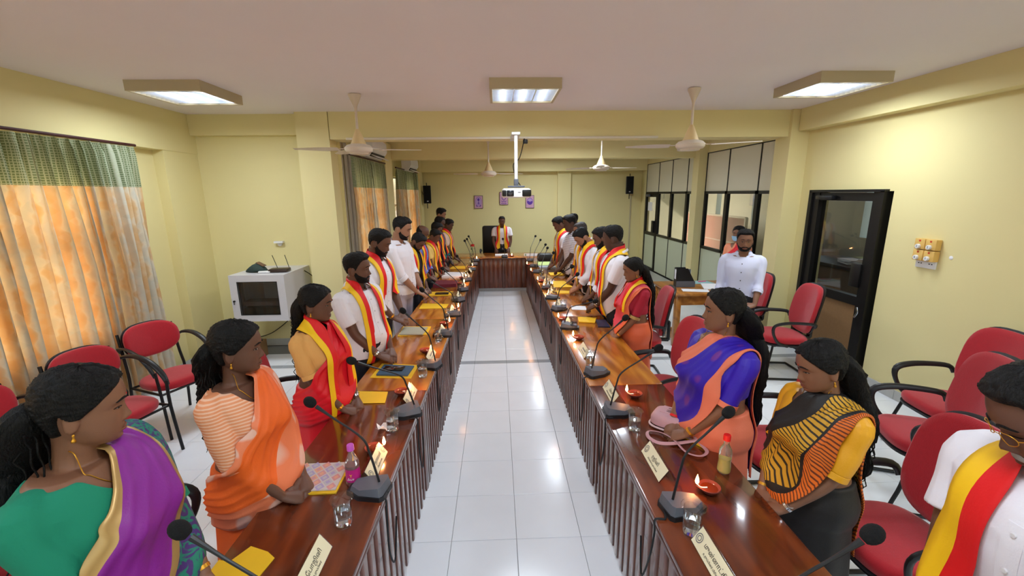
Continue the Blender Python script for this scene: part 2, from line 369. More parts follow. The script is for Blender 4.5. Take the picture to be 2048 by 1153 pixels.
def curtain(x, y0, y1, z0, z1, amp, pleat, label, seed):
    r_ = np.random.RandomState(seed); n_ = int((y1-y0)/pleat)*10; nz = 26
    root = empty('curtain', (x, (y0+y1)/2, z0)); tag(root, label, 'curtain')
    G = []; UV = []
    ph = np.cumsum(1+.28*r_.randn(n_//10+2)); amps = 1+.3*r_.randn(n_//10+2)
    s = 0; S = []
    prev = None
    ys = np.linspace(y0, y1, n_+1); idx = np.arange(n_+1)/10.
    for k in range(nz+1):
        z = z0+(z1-z0)*k/nz; tt = (z1-z)/(z1-z0)
        a = amp*(.55+.6*min(tt*2.2, 1.)) * (1 if tt > .03 else .6)
        phi = 2*PI*np.interp(idx, np.arange(len(ph)), ph*0+np.arange(len(ph))) + .5*np.sin(idx*1.7+tt*2.2) + .35*np.sin(idx*.6+3*tt+seed)
        am = np.interp(idx, np.arange(len(amps)), amps)
        xx = a*am*np.sin(phi)+.35*a*np.sin(2.1*phi+1+tt)
        yy = ys+.012*np.sin(phi*2)+.02*tt*np.sin(idx*.9+seed)
        G.append([(xx[i], yy[i]-(y0+y1)/2, z-z0) for i in range(n_+1)])
    d = np.zeros(n_+1)
    g0 = np.array(G[nz//2]); d[1:] = np.cumsum(np.linalg.norm(np.diff(g0, axis=0), axis=1))
    def strip(name, k0, k1, parent):
        mb = MB().grid(G[k0:k1+1]); o = mk(name, mb, M_curt, parent, angle=180)
        uvl = o.data.uv_layers.new(name='UVMap'); co = np.zeros(len(o.data.vertices)*3); o.data.vertices.foreach_get('co', co)
        li = np.zeros(len(o.data.loops), int); o.data.loops.foreach_get('vertex_index', li)
        uu = d[li % (n_+1)]*.6; vv = co.reshape(-1, 3)[li, 2]+z0
        uvl.data.foreach_set('uv', np.stack([uu, vv], 1).ravel()); return o
    kz = next(k for k in range(nz) if z0+(z1-z0)*k/nz >= 2.19)
    strip('printed_drop', 0, kz, root); strip('green_header', kz, nz, root)
    rod = MB().tube([(0, -(y1-y0)/2-.05, z1-z0+.02), (0, (y1-y0)/2+.05, z1-z0+.02)], .014, 8); mk('rail', rod, mat('maroon_rail', (.25, .10, .10), .5), root)
curtain(-3.80, -1.7, 4.80, .08, 2.60, .080, .105, 'wide orange leaf print curtain with green header on the near left window', 3)
curtain(-1.95, 6.04, 7.80, .12, 2.60, .045, .11, 'orange and white curtain with green header behind the left fan, below the nearer air conditioner', 5)
curtain(-1.95, 8.70, 10.9, .12, 2.58, .045, .11, 'farthest orange and white curtain with green header, beside the left wall speaker', 9)

# ---- partitions on the right
def partition(name, ya, yb, divs, door=None):
    root = MB(); x = 4.03
    ys = [ya]+divs+[yb]
    root.box((x, (ya+yb)/2, 2.80), (.05, yb-ya, .025)); root.box((x, (ya+yb)/2, 2.065), (.06, yb-ya, .05)); root.box((x, (ya+yb)/2, 1.02), (.06, yb-ya, .05)); root.box((x, (ya+yb)/2, .05), (.06, yb-ya, .10))
    for y_ in ys:
        root.box((x, y_, 1.55), (.06, .085, 1.08)); root.box((x, y_, 2.43), (.05, .022, .74)); root.box((x, y_, .5), (.05, .02, 1.0))
    w = struct(name, root, M_black)
    for a, b in zip(ys[:-1], ys[1:]):
        mk('upper_panel', MB().box((x, (a+b)/2, 2.43), (.03, b-a-.02, .71)), M_panelT, w, smooth=False)
        if door and abs(a-door) < .01: continue
        mk('pane', MB().box((x, (a+b)/2, 1.54), (.006, b-a-.08, .99)), M_pane, w, smooth=False)
        mk('lower_panel', MB().box((x, (a+b)/2, .55), (.03, b-a-.018, .90)), M_panelG, w, smooth=False)
    return w
partition('window_4', 5.93, 8.29, [6.60, 7.50])
partition('window_5', 8.56, 11.60, [9.10, 9.92, 10.72], door=10.72)
d2 = MB(); x = 4.02
for y_ in (10.78, 11.56): d2.box((x, y_, 1.02), (.05, .08, 2.04))
for z_, h_ in ((2.0, .08), (1.02, .08), (.08, .14)): d2.box((x, 11.17, z_), (.05, .78, h_))
dd = struct('door_2', d2, M_black)
mk('pane', MB().box((x, 11.17, 1.5), (.006, .7, .92)), M_pane, dd, smooth=False)
mk('lower_panel', MB().box((x, 11.17, .56), (.03, .7, .84)), M_panelG, dd, smooth=False)
mk('notice', MB().box((x-.03, 11.2, 1.72), (.003, .30, .22)), M_paper, dd, smooth=False)
mk('handle', MB().box((x-.05, 10.86, 1.22), (.05, .12, .30)), M_black, dd, smooth=False)
mk('door_closer', MB().rbox((x-.06, 11.3, 2.0), (.05, .22, .06), .01), M_grey, dd)
# near door
dm = MB(); x = 4.02
for y_ in (4.42, 5.29): dm.box((x, y_, 1.03), (.10, .10, 2.06))
for z_, h_ in ((2.01, .09), (.87, .10), (.10, .16)): dm.box((x, 4.855, z_), (.08, .80, h_))
d1 = struct('door_1', dm, M_black)
fr2 = MB(); 
for y_ in (4.345, 5.365): fr2.box((x-.01, y_, 1.035), (.13, .05, 2.07))
fr2.box((x-.01, 4.855, 2.075), (.13, 1.07, .03)); mk('door_frame', fr2, M_black, d1, smooth=False)
mk('pane', MB().box((x, 4.855, 1.44), (.006, .78, 1.04)), M_pane, d1, smooth=False)
mk('lower_panel', MB().box((x, 4.855, .50), (.03, .78, .64)), M_brownp, d1, smooth=False)
mk('lock_box', MB().rbox((x-.05, 4.52, 1.16), (.05, .13, .26), .008), M_black, d1)
mk('latch', MB().tube([(x-.07, 4.42, .82), (x-.07, 4.40, .76), (x-.07, 4.43, .70)], .012, 8), M_steel, d1)
mk('door_closer', MB().rbox((x-.08, 5.1, 2.0), (.06, .26, .05), .01), M_blackpl, d1)

# ---- the office seen through the partition
of = MB(); of.box((5.58, 6.5, 3.25), (3.1, 19.5, .06)); struct('ceiling_office', of, M_ceil)
ow = MB(); xx = 7.0
slits = [(5.2, 5.55), (6.7, 7.05), (7.6, 7.95), (8.9, 9.25), (11.2, 11.55), (13.2, 13.5)]
prev = -3.
for a, b in slits:
    ow.box((xx, (prev+a)/2, 1.55), (.16, a-prev, 3.1)); ow.box((xx, (a+b)/2, .6), (.16, b-a, 1.2)); ow.box((xx, (a+b)/2, 2.7), (.16, b-a, .9)); prev = b
ow.box((xx, (prev+16.)/2, 1.55), (.16, 16-prev, 3.1)); ow.box((5.5, 15.9, 1.55), (3., .16, 3.1)); ow.box((5.5, -3, 1.55), (3., .16, 3.1))
struct('wall_office', ow, mat('office_wall_paint', (.66, .65, .58), .8))
def low_screen(x, ya, yb, h, m_, label, name='office_screen'):
    r = empty(name, (x, (ya+yb)/2, 0)); L_ = yb-ya
    mk('panel', MB().box((0, 0, h/2), (.05, L_, h)), m_, r, smooth=False)
    f = MB()
    for s_ in (-1, 1): f.box((0, s_*L_/2, h/2), (.07, .05, h))
    f.box((0, 0, h), (.07, L_, .04)); f.box((0, 0, h*.55), (.062, L_, .03)); mk('frame', f, M_alu, r, smooth=False)
    tag(r, label, 'screen')
M_salm = mat('salmon_laminate', (.60, .43, .37), .7)
low_screen(6.0, 10.2, 13.6, 1.45, M_salm, 'salmon office screen seen through the far partition glass')
low_screen(6.4, 8.2, 10.0, 1.3, M_salm, 'salmon office screen seen through the near partition glass')
r = empty('office_counter', (5.3, 5.6, 0)); tag(r, 'brown office counter behind the glass door piled with papers', 'counter')
mk('worktop', MB().rbox((0, 0, 1.0), (.8, 2.6, .05), .01), M_blackpl, r); mk('front_panel', MB().box((-.3, 0, .5), (.04, 2.5, .96)), mat('taupe_laminate', (.46, .38, .32), .6), r, smooth=False)
for i, (dx, dy, h_, ang) in enumerate(((0, .1, .10, .2), (-.05, .45, .06, -.3), (.1, -.3, .08, .1))):
    pz = empty('paper_pile', (5.25+dx, 5.6+dy, 1.026), ang); tag(pz, ['tall pile of white papers in the middle of the office counter', 'low pile of white papers at the far end of the office counter', 'pile of white papers at the near end of the office counter'][i], 'papers', 'paper piles in the office')
    for k in range(5): mk('sheaf', MB().box((.004*k*(-1)**k, .006*k, h_*(k+.5)/5), (.22, .30, h_/5-.003), rz=.05*k*(-1)**k), M_paper, pz, smooth=False)
for yy_ in (4.6, 8.4, 12.2):  # added lights, out of view, that brighten the office behind the glass
    ceiling_light(5.6, yy_, 'unseen light added to brighten the office beyond the partition, ' + {4.6: 'nearest', 8.4: 'middle', 12.2: 'farthest'}[yy_])
# ground outside
tag(mk('ground', MB().box((0, 5, -.25), (120, 120, .05)), mat('outside_ground', (.55, .52, .44), .9), smooth=False), kind='structure')
# ================================================================== FITTINGS
for x, y, l in ((-2.92, 4.47, 'square louvred ceiling light at the left, above the curtain corner'), (.275, 4.42, 'square louvred ceiling light in the middle of the ceiling'), (3.14, 4.22, 'square louvred ceiling light at the right, near the right wall')):
    ceiling_light(x, y, l)
for x, y in ((-2.92, .6), (.275, .6), (3.14, .6), (1.2, 7.2), (1.2, 10.2)):
    ceiling_light(x, y, 'square louvred ceiling light %s' % {(-2.92, .6): 'behind the camera at the left', (.275, .6): 'behind the camera in the middle', (3.14, .6): 'behind the camera at the right'}.get((x, y), 'just beyond the cross beam' if y < 8 else 'nearest the far wall'))

M_fan = mat('cream_fan_enamel', (.84, .79, .72), .4)
M_fano = mat('fan_canopy', (.86, .76, .56), .45)
def fan(x, y, zm, blades, label, ztop=ZC):
    r = empty('ceiling_fan', (x, y, zm)); tag(r, label, 'fan', 'white ceiling fans')
    H = ztop-zm
    mk('ceiling_cup', MB().lathe([(.062, H-.004), (.062, H-.02), (.018, H-.12), (.014, H-.14)], n_=24), M_fan, r)
    mk('down_rod', MB().tube([(0, 0, .10), (0, 0, H-.12)], .013, 10), M_fan, r)
    mk('lower_cup', MB().lathe([(.016, .20), (.03, .17), (.075, .06), (.078, .05)], n_=24), M_fano, r)
    mk('motor', MB().lathe([(.0, .055), (.06, .055), (.115, .04), (.145, .012), (.14, -.012), (.125, -.03), (.10, -.034), (.09, -.05), (.0, -.055)], n_=32, caps=False), M_fan, r)
    for a in blades:
        rb = Matrix.Rotation(a, 3, 'Z'); m = MB()
        secs = []
        for t in np.linspace(0, 1, 9):
            rr_ = .20+.44*t; w = .055+.022*math.sin(PI*min(t*1.1, 1))-.012*t; tw = .20-.10*t
            ring = [Vector((rr_, w*c_, w*c_*tw+.003*s_)) for c_, s_ in ((-1, 0), (-.5, 1.), (0, 1.4), (.5, 1), (1, 0), (.5, -1), (0, -1), (-.5, -1))]
            secs.append([rb @ q for q in ring])
        m.loft(secs); b = mk('blade', m, M_fan, r)
        mk('bracket', MB().box(rb @ Vector((.17, 0, .004)), (.12, .035, .006), rz=a), M_fan, b, smooth=False)
fan(-1.43, 4.72, 2.552, [math.radians(a) for a in (12, 186, 128)], 'ceiling fan on the left, in front of the first curtain')
fan(1.98, 4.50, 2.545, [math.radians(a) for a in (-32, 168, 75)], 'ceiling fan on the right, in front of the partition')
fan(-.14, 8.05, 2.44, [math.radians(a) for a in (178, 12, 100)], 'small distant ceiling fan left of the projector')
fan(1.80, 7.55, 2.50, [math.radians(a) for a in (150, 8, 255)], 'small distant ceiling fan right of the projector')

# projector on a pole, conduit along the beam
r = empty('projector', (.235, 5.28, 2.09)); tag(r, 'white projector hanging on a pole from the cross beam', 'projector')
b = MB(); rings = []
for z_, k in ((-.055, .90), (-.045, 1.0), (0, 1.02), (.04, .98), (.055, .86)):
    rings.append([Vector((.175*k*math.copysign(abs(math.cos(a))**.55, math.cos(a)), .13*k*math.copysign(abs(math.sin(a))**.6, math.sin(a)), z_)) for a in np.linspace(0, 2*PI, 40, endpoint=False)])
b.loft(rings); body = mk('body', b, M_white, r)
mk('vent', MB().rbox((.118, -.122, -.002), (.11, .03, .078), .012), M_black, r); mk('vent', MB().rbox((-.145, -.112, -.002), (.05, .03, .07), .01), M_black, r)
mk('lens_hood', MB().rbox((-.075, -.13, -.002), (.085, .024, .07), .008), M_blackpl, r); mk('lens', MB().lathe([(0, 0), (.028, 0), (.028, .012), (.02, .016), (0, .012)], c=(-.075, -.14, 0), axis=(0, -1, 0)), mat('lens', (.08, .1, .16), .05, coat=1), r)
mk('logo', MB().box((.03, -.134, .008), (.035, .002, .006)), M_grey, r, smooth=False)
mk('bracket', MB().rbox((0, 0, .075), (.20, .16, .02), .006).rbox((0, 0, .12), (.055, .05, .09), .008), M_grey, r)
mk('pole', MB().rbox((0, 0, .39), (.04, .04, .60), .01).rbox((0, .28, .68), (.10, .66, .03), .005), M_white, r)
mk('cable', MB().tube([(.12, .30, .66), (.05, .10, .42), (-.03, .03, .33), (0, .04, .18), (.05, 0, .09)], .006, 6, sub=6), M_cable, r)
cd = MB().rbox((.1, 5.62, 2.765), (3.9, .035, .028), .006); tag(mk('cable_trunking', cd, M_cream), 'long white cable trunking along the lower edge of the cross beam', 'trunking')
r = MB().rbox((.37, 5.62, 2.72), (.06, .05, .05), .008); tag(mk('socket_box', r, M_blackpl), 'small black plug beneath the trunking right of the projector pole', 'socket')

# air conditioners
def ac(x, y, z, label):
    r = empty('air_conditioner', (x, y, z)); tag(r, label, 'air conditioner', 'wall air conditioners')
    prof = [(0, -.14), (0, .14), (.17, .14), (.20, .11), (.205, -.02), (.14, -.12), (.10, -.14)]
    mk('body', MB().loft([[Vector((px, yy, pz)) for px, pz in prof] for yy in (-.42, .42)]), M_white, r, smooth=False)
    mk('air_outlet', MB().box((.155, 0, -.105), (.06, .70, .025), ry=math.radians(-55)), M_blackpl, r, smooth=False)
    mk('flap', MB().rbox((.20, 0, -.13), (.09, .72, .008), .003, R=Matrix.Rotation(math.radians(28), 3, 'Y')), M_white, r)
ac(-2.0, 7.0, 2.78, 'nearer white air conditioner behind the left fan'); ac(-2.0, 9.85, 2.72, 'farther white air conditioner above the last curtain')

# loudspeakers
def speaker(x, y, z, rz, label):
    r = empty('wall_speaker', (x, y, z), rz); tag(r, label, 'speaker', 'black wall loudspeakers')
    mk('cabinet', MB().rbox((0, 0, 0), (.19, .17, .46), .012), M_blackpl, r); mk('grille', MB().rbox((0, -.09, .0), (.165, .012, .43), .005), M_foam, r)
    mk('badge', MB().box((0, -.098, -.17), (.04, .004, .018)), M_white, r, smooth=False)
    mk('wall_bracket', MB().tube([(0, .02, .30), (0, .02, -.36)], .012, 6).box((0, .12, 0), (.04, .14, .04)), M_black, r)
speaker(-1.83, 11.55, 2.08, math.radians(15), 'black wall speaker on the left of the far wall'); speaker(3.55, 11.60, 2.27, math.radians(-12), 'black wall speaker on the right of the far wall')
tag(mk('cable', MB().tube([(-1.98, 11.62, 2.75), (-1.99, 11.6, 2.3), (-1.93, 11.62, 2.05), (-1.86, 11.62, 2.06)], .007, 6, sub=5), M_cable), 'thin black cable running down to the left wall speaker', 'cable')
tag(mk('conduit', MB().rbox((3.69, 11.895, 1.0), (.035, .02, 2.0), .004), M_offw), 'white vertical conduit below the right wall speaker', 'conduit')
tag(mk('junction_box', MB().rbox((3.69, 11.88, 2.06), (.10, .04, .13), .006), mat('tan_plastic', (.72, .62, .42), .5)), 'tan junction box under the right wall speaker', 'box')

# three pink posters with violet emblems
M_pink = mat('pink_poster', (.80, .62, .72), .6); M_viol = mat('violet_print', (.36, .20, .62), .6); M_violl = mat('light_violet_print', (.72, .60, .80), .6)
def disc(c, rx, rz_, m_, name, par, n_=28, y=0., z0=0, hole=None):
    mb = MB()
    if hole:
        a = [Vector((c[0]+rx*math.cos(t), y, c[1]+rz_*math.sin(t))) for t in np.linspace(0, 2*PI, n_, endpoint=False)]
        b_ = [Vector((c[0]+rx*hole*math.cos(t), y, c[1]+rz_*hole*math.sin(t))) for t in np.linspace(0, 2*PI, n_, endpoint=False)]
        mb.add(a+b_, [(i, (i+1) % n_, n_+(i+1) % n_, n_+i) for i in range(n_)])
    else: mb.add([Vector((c[0]+rx*math.cos(t), y, c[1]+rz_*math.sin(t))) for t in np.linspace(0, 2*PI, n_, endpoint=False)], [tuple(range(n_))])
    return mk(name, mb, m_, par, smooth=False)
def poster(x, z, kind, label):
    r = empty('framed_poster', (x, 11.885, z)); tag(r, label, 'poster', 'pink posters on the far wall')
    mk('backing', MB().box((0, 0, 0), (.235, .02, .345)), M_black, r, smooth=False); sh = mk('print', MB().box((0, -.012, 0), (.215, .006, .325)), M_pink, r, smooth=False)
    yy = -.0165
    if kind == 0:
        disc((0, .01), .085, .125, M_violl, 'emblem', sh, y=yy); disc((0, .01), .085, .125, M_viol, 'emblem_ring', sh, y=yy-.001, hole=.93)
        disc((0, .065), .03, .035, M_viol, 'emblem_crown', sh, y=yy-.001)
        m = MB(); m.box((0, yy-.001, .0), (.014, .001, .09)); m.box((-.014, yy-.001, -.03), (.008, .001, .06)); m.box((.014, yy-.001, -.03), (.008, .001, .06)); m.box((0, yy-.001, -.055), (.075, .001, .01)); m.box((-.05, yy-.001, -.105), (.05, .001, .02), ry=.5); m.box((.05, yy-.001, -.105), (.05, .001, .02), ry=-.5)
        mk('emblem_figure', m, M_viol, sh, smooth=False)
    elif kind == 1:
        m = MB(); m.tube([(.05, yy, .10), (-.02, yy, .07), (-.05, yy, .0), (0, yy, -.03), (.05, yy, .0), (.03, yy, .04), (0, yy, .03)], .008, 6, sub=5, flat=.2, upv=(0, 1, 0)); m.tube([(-.07, yy, -.06), (-.03, yy, -.09), (0, yy, -.06), (.03, yy, -.09), (.07, yy, -.06)], .007, 6, sub=5, flat=.2, upv=(0, 1, 0))
        for k in range(3): m.box((-.05+.05*k, yy, -.13), (.035, .001, .022))
        mk('emblem', m, M_viol, sh, smooth=False)
    else:
        disc((0, .01), .082, .092, M_violl, 'emblem', sh, y=yy); disc((0, .01), .082, .092, M_viol, 'emblem_ring', sh, y=yy-.001, hole=.88)
        th = np.linspace(PI, 2*PI, 18); m = MB(); m.add([Vector((.074*math.cos(t), yy-.001, .01+.083*math.sin(t))) for t in th]+[Vector((.045, yy-.001, .02)), Vector((0, yy-.001, .0)), Vector((-.04, yy-.001, .025))], [tuple(range(21))]); mk('emblem_wave', m, M_viol, sh, smooth=False)
poster(-.50, 1.865, 0, 'left pink poster with an oval violet emblem'); poster(.19, 1.955, 1, 'middle pink poster partly hidden by the projector'); poster(.90, 1.86, 2, 'right pink poster with a round violet emblem')

# ---- fan regulators and socket on the right wall
M_ambr = mat('amber_plastic', (.88, .72, .40), .45); M_redp = mat('red_print', (.80, .25, .14), .6)
FONT_ = None
def text(s, size, m_, par, name, loc, rot, ext=.0004):
    c = bpy.data.curves.new(name, 'FONT'); c.body = s; c.size = size; c.extrude = ext; c.align_x = 'CENTER'; c.align_y = 'CENTER'; c.resolution_u = 2
    o = bpy.data.objects.new(name, c); COL.objects.link(o); dg = bpy.context.evaluated_depsgraph_get(); me = bpy.data.meshes.new_from_object(o.evaluated_get(dg)); bpy.data.objects.remove(o); me.name = name
    me.materials.clear(); me.materials.append(m_)
    q = bpy.data.objects.new(name, me); COL.objects.link(q); q.parent = par; q.location = loc; q.rotation_euler = rot; return q
for i, (dy, dz, s) in enumerate(((.052, .052, '3'), (-.052, .052, '2'), (.052, -.052, '4'), (-.052, -.052, '1'))):
    r = empty('fan_regulator', (3.998, 3.80+dy, 1.535+dz)); tag(r, '%s amber fan regulator, its white knob numbered %s' % (['upper left', 'upper right', 'lower left', 'lower right'][i], s), 'regulator', 'amber fan regulators')
    mk('case', MB().rbox((-.028, 0, 0), (.056, .098, .098), .005), M_ambr, r)
    mk('mark', MB().box((-.0565, 0, .03), (.001, .018, .016)), M_redp, r, smooth=False); k = mk('knob', MB().lathe([(.021, 0), (.021, .016), (.018, .02), (0, .02)], c=(-.056, .005, -.022), axis=(-1, 0, 0)), M_white, r)
    text(s, .026, M_ink, k, 'number', (-.0768, .005, -.022), (PI/2, 0, -PI/2))
r = empty('double_socket', (3.998, 3.80, 1.415)); tag(r, 'white double wall socket below the amber fan regulators', 'socket')
mk('plate', MB().rbox((-.008, 0, 0), (.016, .19, .10), .003), M_white, r)
m = MB()
for s_ in (-1, 1):
    m.box((-.0165, s_*.05, .02), (.002, .008, .012)); m.box((-.0165, s_*.05-.012, -.008), (.002, .012, .008)); m.box((-.0165, s_*.05+.012, -.008), (.002, .012, .008)); m.box((-.0165, s_*.085, .032), (.002, .008, .012))
mk('pin_holes', m, M_ink, r, smooth=False)
tag(mk('wall_patch', MB().lathe([(0, 0), (.018, 0), (.012, .002), (0, .0025)], c=(3.998, 3.60, 1.49), axis=(-1, 0, 0), n_=9), M_paper), 'small white plaster patch on the right wall', 'patch')

# ---- network cabinet on the left bay wall
r = empty('network_cabinet', (-2.93, 5.55, .86)); tag(r, 'white wall cabinet with a glass door in the left corner', 'cabinet')
cw, cdp, chh = .66, .70, .58
c = MB(); t = .018
c.box((0, 0, chh/2-t/2), (cw, cdp, t)); c.box((0, 0, -chh/2+t/2), (cw, cdp, t)); c.box((-cw/2+t/2, 0, 0), (t, cdp, chh-2*t)); c.box((cw/2-t/2, 0, 0), (t, cdp, chh-2*t)); c.box((0, cdp/2-t/2, 0), (cw-2*t, t, chh-2*t))
mk('case', c, mat('cabinet_paint', (.80, .79, .80), .4), r, smooth=False)
M_int = mat('cabinet_inside', (.30, .24, .23), .6)
inn = MB(); inn.box((-.25, -.28, 0), (.03, .04, .5)); inn.box((.25, -.28, 0), (.03, .04, .5)); mk('rack_post', inn, M_grey, r, smooth=False)
mk('patch_panel', MB().box((0, -.25, -.18), (.48, .10, .09)), M_black, r, smooth=False); mk('switch_unit', MB().box((0, -.22, -.08), (.48, .18, .05)), M_int, r, smooth=False)
d_ = MB(); yf_ = -cdp/2-.012
for sx in (-1, 1): d_.box((sx*(cw/2-.045), yf_, 0), (.09, .024, chh))
for sz in (-1, 1): d_.box((0, yf_, sz*(chh/2-.04)), (cw-.18, .024, .08))
dr = mk('door', d_, mat('cabinet_paint', (.80, .79, .80), .4), r, smooth=False); mk('pane', MB().box((0, yf_, 0), (cw-.18, .006, chh-.16)), M_pane, dr, smooth=False)
gk = MB()
for sx in (-1, 1): gk.box((sx*(cw/2-.093), yf_-.013, 0), (.006, .004, chh-.16))
for sz in (-1, 1): gk.box((0, yf_-.013, sz*(chh/2-.083)), (cw-.18, .004, .006))
mk('gasket', gk, M_black, dr, smooth=False); mk('lock', MB().lathe([(.012, 0), (.012, .02), (0, .02)], c=(-cw/2+.035, yf_-.01, -.03), axis=(0, -1, 0), n_=12).box((-cw/2+.035, yf_-.03, -.055), (.008, .004, .03)), M_black, dr)
r = empty('router', (-2.75, 5.40, 1.152), .1); tag(r, 'flat brown router with two aerials on top of the wall cabinet', 'router')
mk('case', MB().rbox((0, 0, .022), (.22, .15, .04), .008), mat('brown_black_plastic', (.20, .14, .11), .4), r)
for x_, dx in ((-.05, -.05), (.09, -.04)): mk('aerial', MB().tube([(x_, .07, .04), (x_+dx, .08, .20)], .004, 6), M_black, r)
r = empty('cloth_pouch', (-3.03, 5.40, 1.152)); tag(r, 'crumpled dark green cloth pouch on the wall cabinet', 'pouch')
pm = MB(); rr = []
for k, (x_, rz_, ry_) in enumerate(((-.13, .012, .02), (-.09, .03, .06), (-.02, .055, .08), (.05, .05, .075), (.10, .03, .05), (.13, .012, .02))):
    rr.append([Vector((x_, ry_*math.cos(a)*(1+.12*math.sin(3*a+k)), rz_+rz_*math.sin(a)*(1+.15*math.sin(4*a+2*k)))) for a in np.linspace(0, 2*PI, 16, endpoint=False)])
pm.loft(rr); mk('bag', pm, mat('dark_green_cloth', (.20, .26, .24), .9), r); mk('flap', MB().rbox((.06, 0, .10), (.10, .08, .012), .005, R=Matrix.Rotation(.5, 3, 'Y')), mat('brown_cloth', (.45, .34, .24), .9), r)
r = empty('white_adapter', (-2.90, 5.33, 1.152), .15); tag(r, 'small flat white adapter between pouch and router', 'adapter'); mk('case', MB().rbox((0, 0, .012), (.14, .05, .022), .006), M_white, r); mk('lead', MB().tube([(.07, 0, .01), (.12, .06, .006), (.1, .14, .006)], .003, 6, sub=4), M_white, r)
tag(mk('wall_bracket', MB().lathe([(.0, 0), (.03, 0), (.03, .02), (.0, .03)], c=(-2.95, 5.897, 1.45), axis=(0, -1, 0), n_=12).box((-2.95, 5.87, 1.475), (.12, .05, .025)), M_white), 'small white wall fitting above the network cabinet', 'fitting')
for i, pts in enumerate(([(-2.67, 5.86, .57), (-2.70, 5.87, .35), (-2.66, 5.87, .10)], [(-2.63, 5.86, .57), (-2.66, 5.87, .42), (-2.62, 5.87, .25), (-2.66, 5.87, .08)], [(-2.78, 5.86, .57), (-2.93, 5.87, .40), (-3.2, 5.87, .2), (-3.45, 5.88, .12)], [(-2.58, 5.70, 1.11), (-2.52, 5.84, .98), (-2.48, 5.88, .80)])):
    tag(mk('cable', MB().tube(pts, .006, 6, sub=6), M_cable), ['straight thin black cable hanging under the network cabinet', 'wavy thin black cable hanging under the network cabinet', 'black cable running from the network cabinet to the wall socket', 'thin cable looping down the right side of the network cabinet'][i], 'cable')
r = empty('wall_socket', (-3.72, 5.9, .30)); tag(r, 'white wall socket with a black plug low in the left corner', 'socket'); mk('plate', MB().rbox((0, -.008, 0), (.16, .016, .09), .003), M_white, r); mk('plug', MB().rbox((.035, -.035, 0), (.05, .045, .05), .012), M_black, r)
r = empty('cardboard_box', (-3.35, 5.35, 0), .1); tag(r, 'low brown cardboard box on the floor beneath the socket', 'box'); mk('carton', MB().box((0, 0, .11), (.5, .35, .22)), mat('cardboard', (.55, .42, .27), .85), r, smooth=False); mk('flap', MB().box((0, -.1, .225), (.48, .17, .006), rx=.08), mat('cardboard'), r, smooth=False)

# ================================================================== TABLES
M_frameL = mat('dark_table_edge', (.30, .14, .08), .3, coat=.4)
slat_me = None
def side_table(xi0, xi1, y0, y1, side, m_top, label, base=0.):
    """inner edge runs from (xi0,y0) to (xi1,y1); side -1 left, +1 right"""
    L_ = math.hypot(xi1-xi0, y1-y0); ang = math.atan2(xi1-xi0, y1-y0)
    r = empty('conference_table', (xi0, y0, 0), -ang); tag(r, label, 'table', 'conference tables in two rows')
    w = .525
    tp = MB().rbox((0, 0, 0), (L_-.006, w, .03), .006); tp.v = [(v_[1], v_[0], v_[2]) for v_ in tp.v]
    tp.v = [(v_[0]+side*w/2, v_[1]+L_/2, v_[2]+.735) for v_ in tp.v]
    t_ = mk('table_top', tp, m_top, r)
    mk('edge_moulding', MB().rbox((side*.007, L_/2, .708), (.014, L_-.01, .022), .004), M_frameL, r)
    fr_ = MB(); fr_.box((side*.05, L_/2, .685), (.03, L_-.06, .06)); fr_.box((side*(w-.06), L_/2, .66), (.03, L_-.06, .11))
    mk('rail', fr_, M_frameL, r, smooth=False)
    for y_ in (.035, L_-.035):
        for xx_ in (.045, w-.06): mk('leg', MB().rbox((side*xx_, y_, .36), (.055, .05, .72), .005), M_frameL, r)
    global slat_me
    n_ = int(round((L_-.10)/.0885)); sp_ = (L_-.10)/n_
    for k in range(n_):
        if slat_me is None:
            so_ = mk('slat', MB().rbox((0, 0, .365), (.014, .030, .69), .006), M_slat, None); slat_me = so_.data; bpy.data.objects.remove(so_)
        o = bpy.data.objects.new('slat', slat_me); COL.objects.link(o); o.parent = r; o.location = (side*.022, .05+(k+.5)*sp_, 0)
    return r
yb = [.62, 2.78, 4.52, 6.25, 7.65, 8.98]
xl = lambda y: -.553+.155*(min(y, 9)-.62)/8.4 if y < 99 else 0
for i in range(5):
    a, b = yb[i], yb[i+1]
    side_table(xl(a), xl(b), a, b, -1, M_wdark if i == 0 else M_wgold, ['nearest dark red-brown table of the left row', 'second table of the left row, golden grained', 'third table of the left row beside the tall man in white', 'fourth table of the left row', 'last table of the left row before the end table'][i])
    side_table(.645-.012*i, .645-.012*(i+1), a, b, 1, M_wdark if i == 0 else M_wgold, ['nearest dark red-brown table of the right row', 'second table of the right row, golden grained with a yellow streak', 'third table of the right row', 'fourth table of the right row', 'last table of the right row before the end table'][i])
r = empty('head_table', (.12, 9.4, .08)); tag(r, 'panelled brown head table across the far end of the rows', 'table')
mk('table_top', MB().rbox((.20, .0, .655), (2.64, .78, .03), .006), M_wgold, r)
for k in range(10):
    mk('board', MB().rbox((-.49+.105*k, -.33, .32), (.1035, .02, .64), .003), M_wpanel, r)
for x_ in (-1.04, 1.46): mk('side_panel', MB().box((x_, 0, .32), (.03, .64, .64)), M_wpanel, r, smooth=False)
mk('side_board', MB().box((-.785, -.33, .32), (.49, .02, .64)), M_wpanel, r, smooth=False); mk('side_board', MB().box((1.02, -.33, .32), (.92, .02, .64)), M_wpanel, r, smooth=False)
mk('post', MB().rbox((.0, -.345, .32), (.065, .03, .64), .004), M_frameL, r)
mk('edge_moulding', MB().rbox((.20, -.392, .655), (2.64, .012, .022), .004), M_frameL, r)

